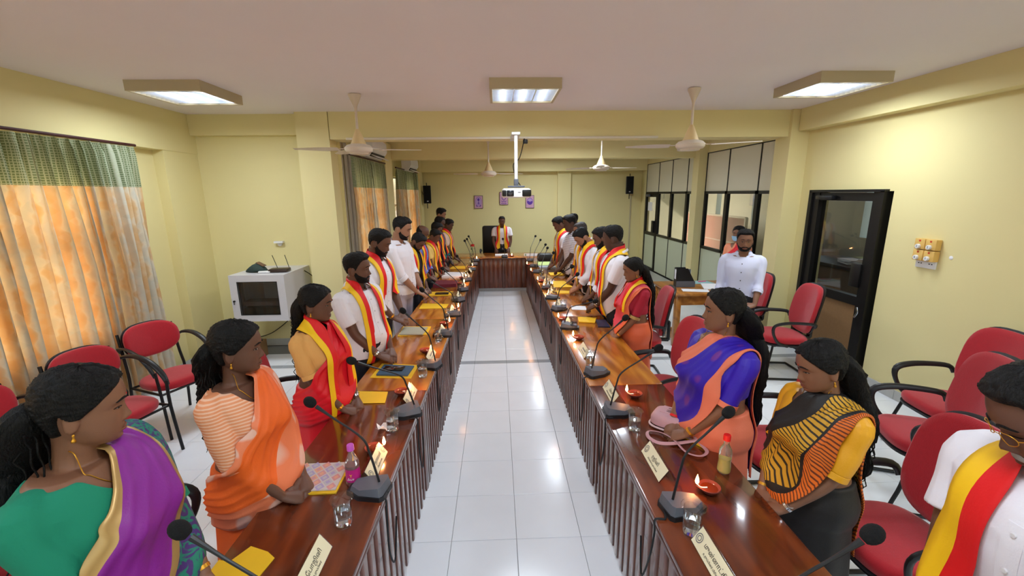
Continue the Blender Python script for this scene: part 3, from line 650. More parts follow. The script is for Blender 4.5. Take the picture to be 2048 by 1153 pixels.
# ---- things on the tables
TZ = .750
def place_parts(proto, loc, rz, label): return copy_tree(proto, loc, rz, label)
def glass(x, y, label, first=[None]):
    if first[0] is None:
        r = empty('water_glass', (x, y, TZ)); tag(r, label, 'glass', 'covered water glasses on the tables')
        mk('tumbler', MB().lathe([(0, .001), (.031, .001), (.034, .01), (.037, .12), (.0355, .121), (.033, .012), (.0, .010)], caps=False, n_=28), M_glass, r)
        mk('water', MB().lathe([(0, .0105), (.0325, .0125), (.0345, .072), (0, .072)], caps=False, n_=24), M_water, r)
        mk('lid', MB().lathe([(0, .1225), (.046, .1225), (.048, .126), (.044, .130), (.02, .131), (0, .133)], caps=False, n_=28), M_glass, r); first[0] = r; return r
    return place_parts(first[0], (x, y, TZ), random.random()*6, label)
SEATS = ['in front of the woman in purple', 'beside the woman in orange', 'by the woman in the red saree', 'by the bearded man with scarf', 'by the second bearded man in white', 'by the tall man in white', 'by the man in black', 'by the balding man in blue']
for i, (x, y) in enumerate([(-.657, 1.54), (-.624, 2.258), (-.575, 2.993), (-.565, 3.789), (-.563, 4.464), (-.556, 5.25), (-.53, 5.95), (-.53, 6.7), (-.52, 7.6), (-.5, 8.3)]):
    glass(x, y, ('largest covered water glass of the left row beside the pink-capped bottle', 'covered water glass of the left row beside the white tissue', 'covered water glass of the left row beyond the phone on the blue book', 'covered water glass of the left row, fourth from the camera', 'covered water glass of the left row, fifth from the camera', 'covered water glass of the left row, sixth from the camera', 'covered water glass of the left row, seventh from the camera', 'covered water glass of the left row, eighth from the camera', 'covered water glass of the left row, ninth from the camera', 'farthest covered water glass of the left row')[i])
for i, (x, y) in enumerate([(.752, 1.427), (.762, 2.186), (.712, 3.126), (.745, 4.062), (.75, 4.754), (.73, 5.4), (.73, 6.1), (.71, 6.8), (.7, 7.7)]):
    glass(x, y, ('largest covered water glass of the right row, next to the oil lamp in front of the yellow saree', 'covered water glass of the right row beside the pink handbag', 'covered water glass of the right row in front of the woman in pink', 'covered water glass of the right row, fourth from the camera', 'covered water glass of the right row, fifth from the camera', 'covered water glass of the right row, sixth from the camera', 'covered water glass of the right row, seventh from the camera', 'covered water glass of the right row, eighth from the camera', 'farthest covered water glass of the right row')[i])

def mic(x, y, fx, fy, fz, side, label):
    r = empty('table_microphone', (x, y, TZ)); tag(r, label, 'microphone', 'gooseneck microphones on the tables')
    a = math.atan2(fx-x, fy-y); cs, sn = math.cos(-a), math.sin(-a)
    def T(p_): return Vector((p_[0]*cs-p_[1]*sn, p_[0]*sn+p_[1]*cs, p_[2]))
    rings = [[T((.062*sx*k, yy*k2+.0, z_)) for sx, yy, k2 in ((-1, -.07, 1), (-.75, -.085, 1), (.75, -.085, 1), (1, -.07, 1), (1.05, .03, 1), (.55, .10, 1), (-.55, .10, 1), (-1.05, .03, 1))] for z_, k in ((0, 1), (.022, 1.0))]
    mk('base', MB().loft(rings), M_blackpl, r)
    rings = [[T((.058*sx*k, yy*k, z_ + (.018 if yy < 0 and z_ > .04 else 0))) for sx, yy in ((-1, -.07), (-.75, -.08), (.75, -.08), (1, -.07), (1.0, .03), (.5, .085), (-.5, .085), (-1.0, .03))] for z_, k in ((.022, 1), (.045, .9))]
    mk('top_cover', MB().loft(rings), M_grey, r)
    f = Vector((fx-x, fy-y, fz-TZ)); s0 = T((0, -.045, .06)); e = f
    mid = s0.lerp(e, .38) + Vector((0, 0, .075)) - (Vector((e.x, e.y, 0))-Vector((s0.x, s0.y, 0)))*.16
    mk('gooseneck', MB().tube([s0, s0.lerp(mid, .5)+Vector((0, 0, .03)), mid, e.lerp(mid, .45), e.lerp(mid, .12)], [.0055, .0055, .005, .005, .009], 8, sub=5), M_blackpl, r)
    dirv = (e-mid).normalized()
    prof = [(0, -.028), (.011, -.027), (.017, -.021), (.0215, -.012), (.0235, 0), (.0225, .010), (.0185, .019), (.012, .026), (.006, .029), (0, .030)]
    mk('foam', MB().lathe(prof, c=e, axis=dirv, n_=20, caps=False), M_foam, r)
    ex = (xl(y) if side < 0 else .645-.012*max(k_ for k_ in range(5) if y >= yb[k_])) - x; o_ = -side; sw_ = .05*math.sin(y*9)
    if y < 9: pts = [T((0, -.085, .012)), Vector((ex-o_*.03, -.06, .010)), Vector((ex+o_*.010, -.055, .004)), Vector((ex+o_*.016, -.07, -.05)), Vector((ex+o_*.022, -.10+sw_, -.26-.07*math.sin(y*7))), Vector((ex+o_*.020, -.02+sw_, -.36)), Vector((ex+o_*.014, .08, -.20))]
    else: pts = [T((0, -.085, .012)), Vector((.05, .05, .006)), Vector((.12, .12, .006))]
    mk('cable', MB().tube(pts, .0045, 6, sub=6), M_cable, r)
    return r
LM = [(-.62, .98, -.85, .99, 1.228), (-.602, 1.735, -.85, 1.782, 1.183), (-.578, 2.439, -.85, 2.333, 1.156), (-.547, 3.18, -.75, 3.25, 1.197), (-.535, 3.946, -.72, 3.95, 1.207), (-.51, 4.634, -.76, 4.62, 1.163), (-.515, 5.298, -.72, 5.5, 1.14), (-.507, 5.899, -.70, 6.2, 1.12), (-.50, 6.6, -.66, 6.9, 1.1), (-.47, 7.55, -.62, 8.1, 1.22), (-.46, 8.1, -.62, 8.7, 1.19), (-.45, 8.6, -.615, 9.15, 1.2)]
LN = ['nearest microphone of the left row with its foam by the purple saree', 'microphone with foam in front of the orange saree woman', 'microphone leaning towards the woman in the red saree', 'microphone leaning towards the first bearded man', 'microphone leaning towards the second bearded man', 'microphone by the tall man in white', 'microphone by the man in black, left row', 'microphone of the left row, eighth from the camera', 'microphone of the left row, ninth from the camera', 'third last microphone of the left row', 'second last microphone of the left row', 'last microphone of the left row']
for q, l in zip(LM, LN): mic(*q, -1, l)
RM = [(.77, .93, .95, .902, 1.219), (.768, 1.559, .95, 1.594, 1.184), (.721, 2.382, .95, 2.382, 1.172), (.724, 2.963, .95, 3.051, 1.164), (.705, 4.098, .95, 4.032, 1.043), (.701, 4.779, .93, 4.9, 1.15), (.69, 5.338, .93, 5.27, 1.177), (.69, 5.95, .85, 6.45, 1.194), (.68, 6.6, .85, 7.24, 1.17), (.67, 7.2, .87, 7.72, 1.17), (.66, 7.8, .85, 8.44, 1.18), (.65, 8.5, .80, 9.0, 1.20)]
RN = ['nearest microphone of the right row by the old man in white', 'microphone of the right row in front of the yellow saree', 'microphone of the right row in front of the blue saree', 'microphone of the right row in front of the woman in pink', 'low-bent microphone of the right row beside the big man in white', 'microphone of the right row, sixth from the camera', 'microphone of the right row, seventh from the camera', 'microphone of the right row, eighth from the camera', 'microphone of the right row, ninth from the camera', 'third last microphone of the right row', 'second last microphone of the right row', 'last microphone of the right row']
for q, l in zip(RM, RN): mic(*q, 1, l)
mic(.14, 9.08, .115, 9.2, 1.13, 1, 'microphone standing in the middle of the head table')

def lamp(x, y, label, fdir=(-1, 0), first={}, z=TZ):
    k_ = 'f'
    r = empty('clay_lamp', (x, y, z), math.atan2(fdir[1], fdir[0])); tag(r, label, 'oil lamp', 'lit clay oil lamps on the tables')
    prof = [(0, 0), (.022, 0), (.026, .003), (.045, .022), (.049, .030), (.046, .033), (.040, .026), (.025, .014), (0, .012)]
    b = MB(); n_ = 28; rings = []
    for rr_, zz_ in prof:
        ring = []
        for j in range(n_):
            a = 2*PI*j/n_; k = 1+(.22*math.exp(-(min(a, 2*PI-a)/.28)**2) if rr_ > .03 else 0)+(.02*math.sin(14*a) if rr_ > .044 else 0)
            ring.append(Vector((rr_*k*math.cos(a), rr_*k*math.sin(a), zz_)))
        rings.append(ring)
    b.loft(rings, caps=False)
    if 'b' not in first:
        o = mk('dish', b, M_clay, r); first['b'] = o.data
        o = mk('oil', MB().lathe([(0, .0215), (.036, .0225), (.037, .024)], caps=False, n_=20), M_oil, r); first['o'] = o.data
        o = mk('wick', MB().tube([(.01, 0, .024), (.04, .004, .026), (.056, 0, .04)], .003, 6, sub=3), M_paper, r); first['w'] = o.data
        o = mk('flame', MB().lathe([(0, 0), (.006, .006), (.0085, .015), (.006, .030), (.0025, .042), (0, .05)], c=(.056, 0, .038), n_=14, caps=False), M_flame, r); first['f'] = o.data
    else:
        for nm, kk in (('dish', 'b'), ('oil', 'o'), ('wick', 'w'), ('flame', 'f')):
            o = bpy.data.objects.new(nm, first[kk]); COL.objects.link(o); o.parent = r
    ld = bpy.data.lights.new('flame_light', 'POINT'); ld.energy = .5; ld.color = (1, .36, .12); ld.shadow_soft_size = .012
    lo = bpy.data.objects.new('flame_light', ld); COL.objects.link(lo); lo.parent = r; lo.location = (.062, 0, .085)
LL = [(-.676, 2.05), (-.674, 2.714), (-.64, 3.50), (-.57, 4.28), (-.53, 4.86), (-.57, 6.3), (-.58, 6.75), (-.53, 7.8), (-.49, 8.7)]
for i, (x, y) in enumerate(LL): lamp(x, y, 'lit clay oil lamp of the left row ' + ['beside the pink-capped bottle', 'just beyond the nearest table seam', 'beyond the phone on the blue book', 'fourth from the camera', 'fifth from the camera', 'sixth from the camera', 'seventh from the camera', 'second last', 'farthest, near the rose'][i], (.9, .1) if i != 2 else (1, -.1))
RL = [(.94, 1.661), (.897, 2.591), (.741, 3.748), (.69, 4.36), (.715, 5.45), (.70, 5.9), (.66, 6.4), (.62, 7.2), (.60, 7.9)]
for i, (x, y) in enumerate(RL): lamp(x, y, 'lit clay oil lamp of the right row ' + ['in front of the yellow saree', 'in front of the blue saree', 'in front of the pink saree', 'fourth from the camera', 'fifth from the camera', 'sixth from the camera', 'seventh from the camera', 'second last', 'farthest'][i], (-1, .15))
lamp(.30, 9.12, 'lit clay oil lamp on the head table by the watch', (0, -1), z=TZ)

NAMES = [('கேபாஜினி', 'உறுப்பினர்'), ('சுதாஸன்', 'பிரதேச சபை'), ('பிரபா', 'கௌரவ உறுப்பினர்'), ('முன்னாட்சி', 'உறுப்பினர் பிரிவு'), ('ரஜினி', 'கௌரவ உறுப்பினர்')]
def plate(x, y, side, label, det, k):
    r = empty('name_plate', (x, y, TZ)); tag(r, label, 'name plate', 'name plates on the tables')
    w, h, lean = .255, .080, math.radians(54)
    # sits like a tent, face looks at the camera-side outer row
    R = Matrix.Rotation(-side*0., 3, 'Z')
    off = side
    yaw = PI/2*(1 if side < 0 else -1)
    R = Matrix.Rotation(yaw, 3, 'Z') @ Matrix.Rotation(-(PI/2-lean), 3, 'X')
    def P(u, v, d=0): return R @ Vector((u, -d, v))
    a = MB().add([P(-w/2, 0), P(w/2, 0), P(w/2, h), P(-w/2, h), P(-w/2, 0, -.002), P(w/2, 0, -.002), P(w/2, h, -.002), P(-w/2, h, -.002)], [(0, 1, 2, 3), (7, 6, 5, 4), (0, 4, 5, 1), (1, 5, 6, 2), (2, 6, 7, 3), (3, 7, 4, 0)])
    mk('acrylic', a, mat('clear_acrylic', (.95, .95, .95), .05, trans=1., ior=1.4), r, smooth=False)
    cpt = [P(-w/2+.004, .004, .001), P(w/2-.004, .004, .001), P(w/2-.004, h-.004, .001), P(-w/2+.004, h-.004, .001)]
    back = [P(-w/2+.004, .004, .0003), P(w/2-.004, .004, .0003), P(w/2-.004, h-.004, .0003), P(-w/2+.004, h-.004, .0003)]
    cdn = mk('card', MB().add(cpt+back, [(0, 1, 2, 3), (7, 6, 5, 4), (0, 4, 5, 1), (1, 5, 6, 2), (2, 6, 7, 3), (3, 7, 4, 0)]), M_ivory, r, smooth=False)
    bk = R @ Vector((0, 0, h)); 
    foot = MB().add([P(-w/2, h), P(w/2, h), Vector(P(w/2, h))+Vector((-side*0, 0, 0)), P(-w/2, h)], [(0, 1, 2, 3)])
    n_ = R @ Vector((0, 1, 0))
    q = Vector((bk.x+n_.x*.05, 0, 0.001))
    u0 = P(-w/2, h, -.0005); u1 = P(w/2, h, -.0005); d0 = Vector((bk.x*2, u0.y, .001)); d1 = Vector((bk.x*2, u1.y, .001))
    mk('rear_leg', MB().add([u0, u1, d1, d0, u0+Vector((.001, 0, .001)), u1+Vector((.001, 0, .001)), d1+Vector((.001, 0, .001)), d0+Vector((.001, 0, .001))], [(0, 1, 2, 3), (7, 6, 5, 4), (0, 4, 5, 1), (1, 5, 6, 2), (2, 6, 7, 3), (3, 7, 4, 0)]), mat('clear_acrylic'), r, smooth=False)
    if det:
        E3 = R.to_4x4() @ Matrix.Rotation(PI/2, 4, 'X')
        for s_, sz, v in ((NAMES[k][0], .024, .044), (NAMES[k][1], .011, .02)):
            text(s_, sz, M_ink, cdn, 'lettering', P(0.01, v, .0016), E3.to_euler(), ext=.0002)
        for u in (-w/2+.028,)+((w/2-.022,) if k in (1, 3) else ()):
            for hole, rr_ in ((.82, .019), (.7, .011)):
                th = np.linspace(0, 2*PI, 20, endpoint=False)
                A = [P(u+rr_*math.cos(t), .039+rr_*math.sin(t), .0018) for t in th]; B = [P(u+rr_*hole*math.cos(t), .039+rr_*hole*math.sin(t), .0018) for t in th]
                mk('emblem', MB().add(A+B, [(i, (i+1) % 20, 20+(i+1) % 20, 20+i) for i in range(20)]), M_grey, cdn, smooth=False)
    else:
        m = MB()
        for u, v, ww, hh in ((.01, .044, .11, .012), (.01, .022, .12, .005)): m.add([P(u-ww/2, v-hh/2, .0015), P(u+ww/2, v-hh/2, .0015), P(u+ww/2, v+hh/2, .0015), P(u-ww/2, v+hh/2, .0015)], [(0, 1, 2, 3)])
        mk('lettering', m, mat('soft_grey_print', (.55, .53, .48), .8), cdn, smooth=False)
for i, (x, y) in enumerate([(-.66, 1.30), (-.60, 1.92), (-.575, 2.65), (-.545, 3.37), (-.53, 4.0), (-.51, 4.78), (-.50, 5.5), (-.48, 6.15), (-.47, 6.9), (-.46, 7.4)]):
    plate(x, y, -1, 'ivory name plate of the left row ' + ['at the bottom edge of the picture', 'beside the nearest oil lamp', 'beyond the second water glass', 'by the third microphone base', 'fifth from the camera', 'sixth from the camera', 'seventh from the camera', 'eighth from the camera', 'ninth from the camera', 'farthest from the camera'][i], i < 3, min(i, 4))
for i, (x, y) in enumerate([(.735, 1.27), (.735, 1.86), (.715, 2.62), (.69, 3.40), (.685, 4.18), (.69, 4.97), (.69, 5.7), (.68, 6.3)]):
    plate(x, y, 1, 'ivory name plate of the right row ' + ['at the bottom edge of the picture', 'lying long beside the pink handbag', 'in front of the blue saree woman', 'in front of the pink saree woman', 'fifth from the camera', 'sixth from the camera', 'seventh from the camera', 'farthest from the camera'][i], i < 3, (3, 4, 2)[i] if i < 3 else 0)

def flat(name, pts, h, m_, label, cat, z=TZ, group=None, parent=None):
    cx = sum(p_[0] for p_ in pts)/len(pts); cy = sum(p_[1] for p_ in pts)/len(pts)
    n_ = len(pts); v_ = [Vector((p_[0]-cx, p_[1]-cy, .001)) for p_ in pts]+[Vector((p_[0]-cx, p_[1]-cy, h)) for p_ in pts]
    fs_ = [tuple(range(n_))[::-1], tuple(range(n_, 2*n_))]+[(i, (i+1) % n_, n_+(i+1) % n_, n_+i) for i in range(n_)]
    o = mk(name, MB().add(v_, fs_), m_, parent, smooth=False, loc=(cx, cy, z)); tag(o, label, cat, group); return o
flat('envelope', [(-1.07, 1.16), (-1.065, 1.38), (-1.02, 1.37), (-.98, 1.44), (-.90, 1.41), (-.86, 1.38), (-.90, 1.16)], .004, M_yel, 'torn yellow envelope at the bottom left of the near left table', 'envelope')
flat('envelope', [(-1.02, 2.78), (-.776, 2.757), (-.756, 2.597), (-1.0, 2.6)], .004, M_yel, 'flat yellow envelope in front of the red saree woman', 'envelope')
flat('envelope', [(-.97, 3.0), (-.66, 2.97), (-.645, 3.22), (-.95, 3.27)], .004, M_yel, 'yellow envelope under the blue book and phone', 'envelope')
flat('note_book', [(-.93, 3.03), (-.69, 3.005), (-.675, 3.18), (-.92, 3.22)], .012, mat('blue_book_cover', (.25, .36, .46), .6), 'blue book lying on a yellow envelope', 'book', TZ+.0045)
r = empty('mobile_phone', (-.82, 3.12, TZ+.017), -.1); tag(r, 'black mobile phone on the blue book', 'phone'); mk('case', MB().rbox((0, 0, .005), (.16, .08, .009), .004), M_black, r); mk('screen', MB().rbox((0, 0, .0098), (.15, .07, .001), .0004), mat('phone_glass', (.03, .03, .04), .05, coat=1.), r)
flat('envelope', [(-.98, 3.95), (-.70, 3.98), (-.70, 4.24), (-.99, 4.26)], .004, M_yel, 'yellow envelope under the grey note book', 'envelope')
flat('note_book', [(-.967, 3.97), (-.741, 3.958), (-.725, 4.18), (-.97, 4.21)], .012, mat('grey_note_cover', (.68, .66, .58), .7), 'grey note book by the second bearded man', 'book', TZ+.0045)
flat('envelope', [(-.95, 4.95), (-.63, 4.95), (-.62, 5.15), (-.95, 5.2)], .005, M_yel, 'yellow envelope in front of the man in black', 'envelope')
flat('envelope', [(-.95, 5.62), (-.64, 5.62), (-.63, 5.85), (-.95, 5.85)], .005, M_yel, 'yellow envelope beyond the man in black, with a dark phone on it', 'envelope')
flat('mobile_phone', [(-.86, 5.66), (-.68, 5.66), (-.68, 5.75), (-.86, 5.75)], .012, M_black, 'dark phone on a yellow envelope in the left row', 'phone', TZ+.006)
flat('file_folder', [(-.92, 6.85), (-.58, 6.85), (-.57, 7.2), (-.9, 7.25)], .03, M_paper, 'white folder with orange edge by the yellow shirt man', 'folder')
flat('envelope', [(-.88, 7.7), (-.6, 7.7), (-.58, 8.0), (-.86, 8.0)], .006, M_yel, 'yellow envelope far down the left row', 'envelope')
flat('cloth_bundle', [(-.95, 6.1), (-.62, 6.15), (-.6, 6.4), (-.93, 6.45)], .05, mat('maroon_cloth', (.42, .12, .18), .9), 'maroon cloth bag lying in the left row', 'bag')
# right row papers
flat('envelope', [(.84, 4.28), (1.0, 4.24), (1.06, 4.42), (.86, 4.46)], .012, M_yel, 'yellow notebook beside the big man in white', 'envelope')
flat('writing_pad', [(1.0, 4.10), (1.12, 4.08), (1.13, 4.32), (1.03, 4.34)], .015, mat('dark_blue_cover', (.12, .14, .25), .4), 'dark phone case at the outer edge beside the big man in white', 'phone')
flat('paper_sheet', [(.85, 4.78), (1.02, 4.75), (1.04, 4.92), (.87, 4.95)], .006, M_paper, 'folded white paper by the big man in white', 'paper')
flat('envelope', [(.70, 5.62), (1.02, 5.6), (1.03, 5.75), (.70, 5.8)], .006, M_yel, 'lower yellow envelope in the right row', 'envelope')
flat('envelope', [(.80, 6.0), (1.08, 6.0), (1.02, 6.45), (.84, 6.45)], .006, M_yel, 'wide yellow envelope in the right row', 'envelope')
flat('envelope', [(.86, 6.9), (1.08, 6.9), (1.08, 7.15), (.86, 7.15)], .012, M_yel, 'farther yellow envelope in the right row', 'envelope')
flat('file_stack', [(.74, 7.5), (1.04, 7.5), (1.04, 7.9), (.74, 7.9)], .04, mat('grey_blue_file', (.62, .66, .70), .6), 'grey file far down the right row', 'file')
flat('green_paper', [(.74, 7.7), (1.02, 7.7), (1.02, 8.1), (.74, 8.1)], .006, mat('pale_green_paper', (.80, .88, .55), .7), 'pale green paper on the grey file', 'paper', TZ+.042)
tag(mk('bag', MB().rbox((.93, 8.35, TZ+.09), (.30, .22, .17), .05), mat('black_leather', (.07, .06, .07), .5)), 'black bag at the far end of the right row', 'bag')
# head table things
flat('writing_pad', [(-.06, 9.25), (.22, 9.25), (.22, 9.5), (-.06, 9.5)], .02, M_paper, 'white note pad on the head table', 'pad')
r = empty('desk_sign', (.72, 9.18, TZ)); tag(r, 'wide white name board lying on the head table', 'name plate'); mk('board', MB().box((0, .0, .03), (.30, .02, .06), rx=-.4), M_paper, r, smooth=False); mk('mark', MB().box((-.12, -.012, .032), (.03, .003, .04), rx=-.4), mat('green_print', (.5, .6, .4)), r, smooth=False)
# glass vase with a rose
r = empty('rose_vase', (-.52, 8.35, TZ)); tag(r, 'glass vase holding a red rose at the end of the left row', 'vase')
mk('vase', MB().lathe([(0, .002), (.04, .002), (.05, .05), (.035, .13), (.045, .20), (.043, .20), (.033, .13), (.046, .05), (0, .012)], caps=False), M_glass, r)
mk('stem', MB().tube([(0, 0, .02), (.01, 0, .2), (.03, 0, .33)], .004, 6, sub=4), mat('green_stem', (.2, .4, .15), .7), r)
fl_ = MB()
for k in range(12):
    a = k*2.4; rr_ = .006+.0028*k
    c = Vector((.03+rr_*math.cos(a), rr_*math.sin(a), .345+.012-.001*k)); 
    G = [[c+Vector((math.cos(a)*(.006*u*u)+math.sin(a)*.02*v*(1-.3*u), math.sin(a)*(.006*u*u)-math.cos(a)*.02*v*(1-.3*u), .03*u-.015)) for v in (-1, -.4, .4, 1)] for u in (0, .5, 1, 1.2)]
    fl_.grid(G)
mk('bloom', fl_, mat('rose_red', (.75, .13, .12), .7), r)
lf = MB()
for a in (.3, 2.2, 4.3): lf.add([(.02, 0, .25), (.02+.03*math.cos(a-.3), .03*math.sin(a-.3), .29), (.02+.07*math.cos(a), .07*math.sin(a), .28), (.02+.03*math.cos(a+.3), .03*math.sin(a+.3), .28)], [(0, 1, 2, 3)])
mk('leaf', lf, mat('green_stem'), r, smooth=False)

# tissue, bottles, folder, handbag
r = empty('tissue', (-.675, 2.27, TZ+.003)); tag(r, 'crumpled white tissue beside a water glass in the left row', 'tissue')
bm_ = MB(); rs = np.random.RandomState(2); G = [[(.03*(i-2)+.012*rs.randn(), .018*(j-2)+.008*rs.randn(), .003+.012*abs(rs.randn())) for j in range(5)] for i in range(5)]; bm_.grid([[Vector((q[0]*.7, q[1]*.8, q[2])) for q in g_] for g_ in G]); mk('paper', bm_, M_paper, r, smooth=False)
r = empty('drink_bottle', (-.70, 1.80, TZ)); tag(r, 'small juice bottle with pink cap and magenta label', 'bottle')
pr = [(0, .001), (.030, .001), (.033, .008), (.032, .05), (.029, .07), (.033, .09), (.031, .12), (.016, .155), (.0125, .165), (.0125, .18)]
mk('bottle', MB().lathe(pr+[(0, .18)], caps=False), mat('clear_pet', (.98, .95, .92), .05, trans=.9, ior=1.3), r)
mk('cap', MB().lathe([(0, .205), (.015, .205), (.0165, .20), (.0165, .178), (.0, .178)], caps=False), mat('pink_cap', (.80, .35, .75), .4), r)
mk('juice', MB().lathe([(0, .004), (.028, .004), (.030, .05), (.027, .07), (.031, .09), (.029, .105), (0, .105)], caps=False), mat('dark_juice', (.45, .12, .16), .1), r)
lb = mk('sleeve', MB().lathe([(.0336, .028), (.0332, .05), (.0325, .085), (.0336, .092)], caps=False), mat('magenta_label', (.78, .14, .50), .45), r)
def sleeve_text(s_, z_, size, m__, par, nm, a0=-2.2):
    return text(s_, size, m__, par, nm, (.0345*math.cos(a0), .0345*math.sin(a0), z_), (PI/2, 0, a0+PI/2))
sleeve_text('Y', .062, .022, M_yel, lb, 'lettering', -1.5); sleeve_text('ஃபா', .045, .014, M_paper, lb, 'lettering', -1.55)
r = empty('drink_bottle', (1.08, 1.80, TZ)); tag(r, 'small yellow drink bottle with red cap beside the handbag', 'bottle')
pr2 = [(0, .006), (.012, .002), (.024, .0), (.031, .012), (.030, .035), (.0275, .06), (.0285, .075), (.030, .10), (.027, .125), (.014, .15), (.0125, .16), (.0125, .175)]
mk('bottle', MB().lathe(pr2+[(0, .175)], caps=False), mat('clear_pet'), r)
mk('drink', MB().lathe([(0, .006), (.022, .006), (.029, .014), (.028, .035), (.0255, .06), (.027, .078), (0, .078)], caps=False), mat('yellow_drink', (.78, .76, .30), .1), r)
mk('cap', MB().lathe([(0, .2), (.0155, .2), (.017, .195), (.017, .172), (0, .172)], caps=False), mat('red_cap', (.90, .12, .12), .4), r)

r = empty('patterned_folder', (-.90, 1.845, TZ), .02); tag(r, 'folder with pink and grey diamond pattern on a yellow envelope', 'folder')
mk('backing', MB().box((.005, -.01, .004), (.27, .215, .007)), M_yel, r, smooth=False)
mk('cover', MB().box((0, 0, .011), (.265, .205, .006)), mat('folder_cover', (.80, .76, .74), .35, coat=.4), r, smooth=False)
cols = [mat('diamond_pink', (.80, .56, .56), .4), mat('diamond_lilac', (.66, .60, .74), .4), mat('diamond_salmon', (.86, .62, .50), .4), mat('diamond_grey', (.72, .70, .72), .4)]
md = MB(); k = 0
for i in range(5):
    for j in range(6):
        cx, cy = -.106+.053*i, -.082+.033*j*1.0
        if (j % 2) and i == 4: continue
        cx += .0265*(j % 2)
        md.add([Vector((cx-.023, cy, .0144)), Vector((cx, cy-.028, .0144)), Vector((cx+.023, cy, .0144)), Vector((cx, cy+.028, .0144))], [(0, 1, 2, 3)], (i*3+j*2) % 4)
        md.add([Vector((cx-.012, cy, .0147)), Vector((cx, cy-.014, .0147)), Vector((cx+.012, cy, .0147)), Vector((cx, cy+.014, .0147))], [(0, 1, 2, 3)], (i*3+j*2+2) % 4)
mk('diamond_print', md, cols, r, smooth=False)

# handbag
r = empty('pink_handbag', (1.02, 2.20, TZ), math.radians(-40)); tag(r, 'small dusty pink handbag lying on a yellow envelope', 'bag')
M_bag = mat('dusty_pink_leather', (.76, .58, .60), .55, bump=.15, bscale=200)
rings = []
for z_, kx, ky in ((.0, .90, .86), (.012, 1, 1), (.045, 1.0, 1.), (.065, .93, .9), (.075, .78, .72)):
    rings.append([Vector((.145*kx*math.copysign(abs(math.cos(a))**.45, math.cos(a)), .085*ky*math.copysign(abs(math.sin(a))**.5, math.sin(a)), z_+.012)) for a in np.linspace(0, 2*PI, 36, endpoint=False)])
mk('body', MB().loft(rings), M_bag, r)
mk('piping', MB().tube([Vector((.15*math.copysign(abs(math.cos(a))**.45, math.cos(a)), .089*math.copysign(abs(math.sin(a))**.5, math.sin(a)), .012)) for a in np.linspace(0, 2*PI, 37)], .006, 6, caps=False), mat('pale_pink_edge', (.86, .74, .74), .5), r)
mk('pocket', MB().rbox((0, .012, .086), (.20, .085, .010), .004), M_bag, r)
for dy in (-.012, .003, .028): mk('zip', MB().box((.01, dy, .0925), (.15, .0025, .0015)), M_black, r, smooth=False)
flat('envelope', [(.02+.88, 2.3), (1.0, 2.42), (1.185, 2.05), (1.08, 1.98)], .008, M_yel, 'yellow envelope peeping out under the pink handbag', 'envelope')
r2_ = [(.10, -.06, .05), (.14, -.10, .03), (.04, -.2, .012), (-.06, -.27, .008), (-.14, -.25, .008), (-.17, -.18, .008), (-.10, -.15, .01), (.0, -.20, .02), (.10, -.27, .008), (.18, -.26, .008), (.20, -.19, .008), (.15, -.13, .01), (.11, -.08, .03)]
mk('strap', MB().tube([(p_[0]*.85+.03, p_[1]*.85, p_[2]+.004) for p_ in r2_], [(.0095, .0025)]*len(r2_), 8, sub=6), M_bag, r)
mk('buckle', MB().rbox((.13, -.09, .035), (.03, .035, .01), .003), M_bag, r)
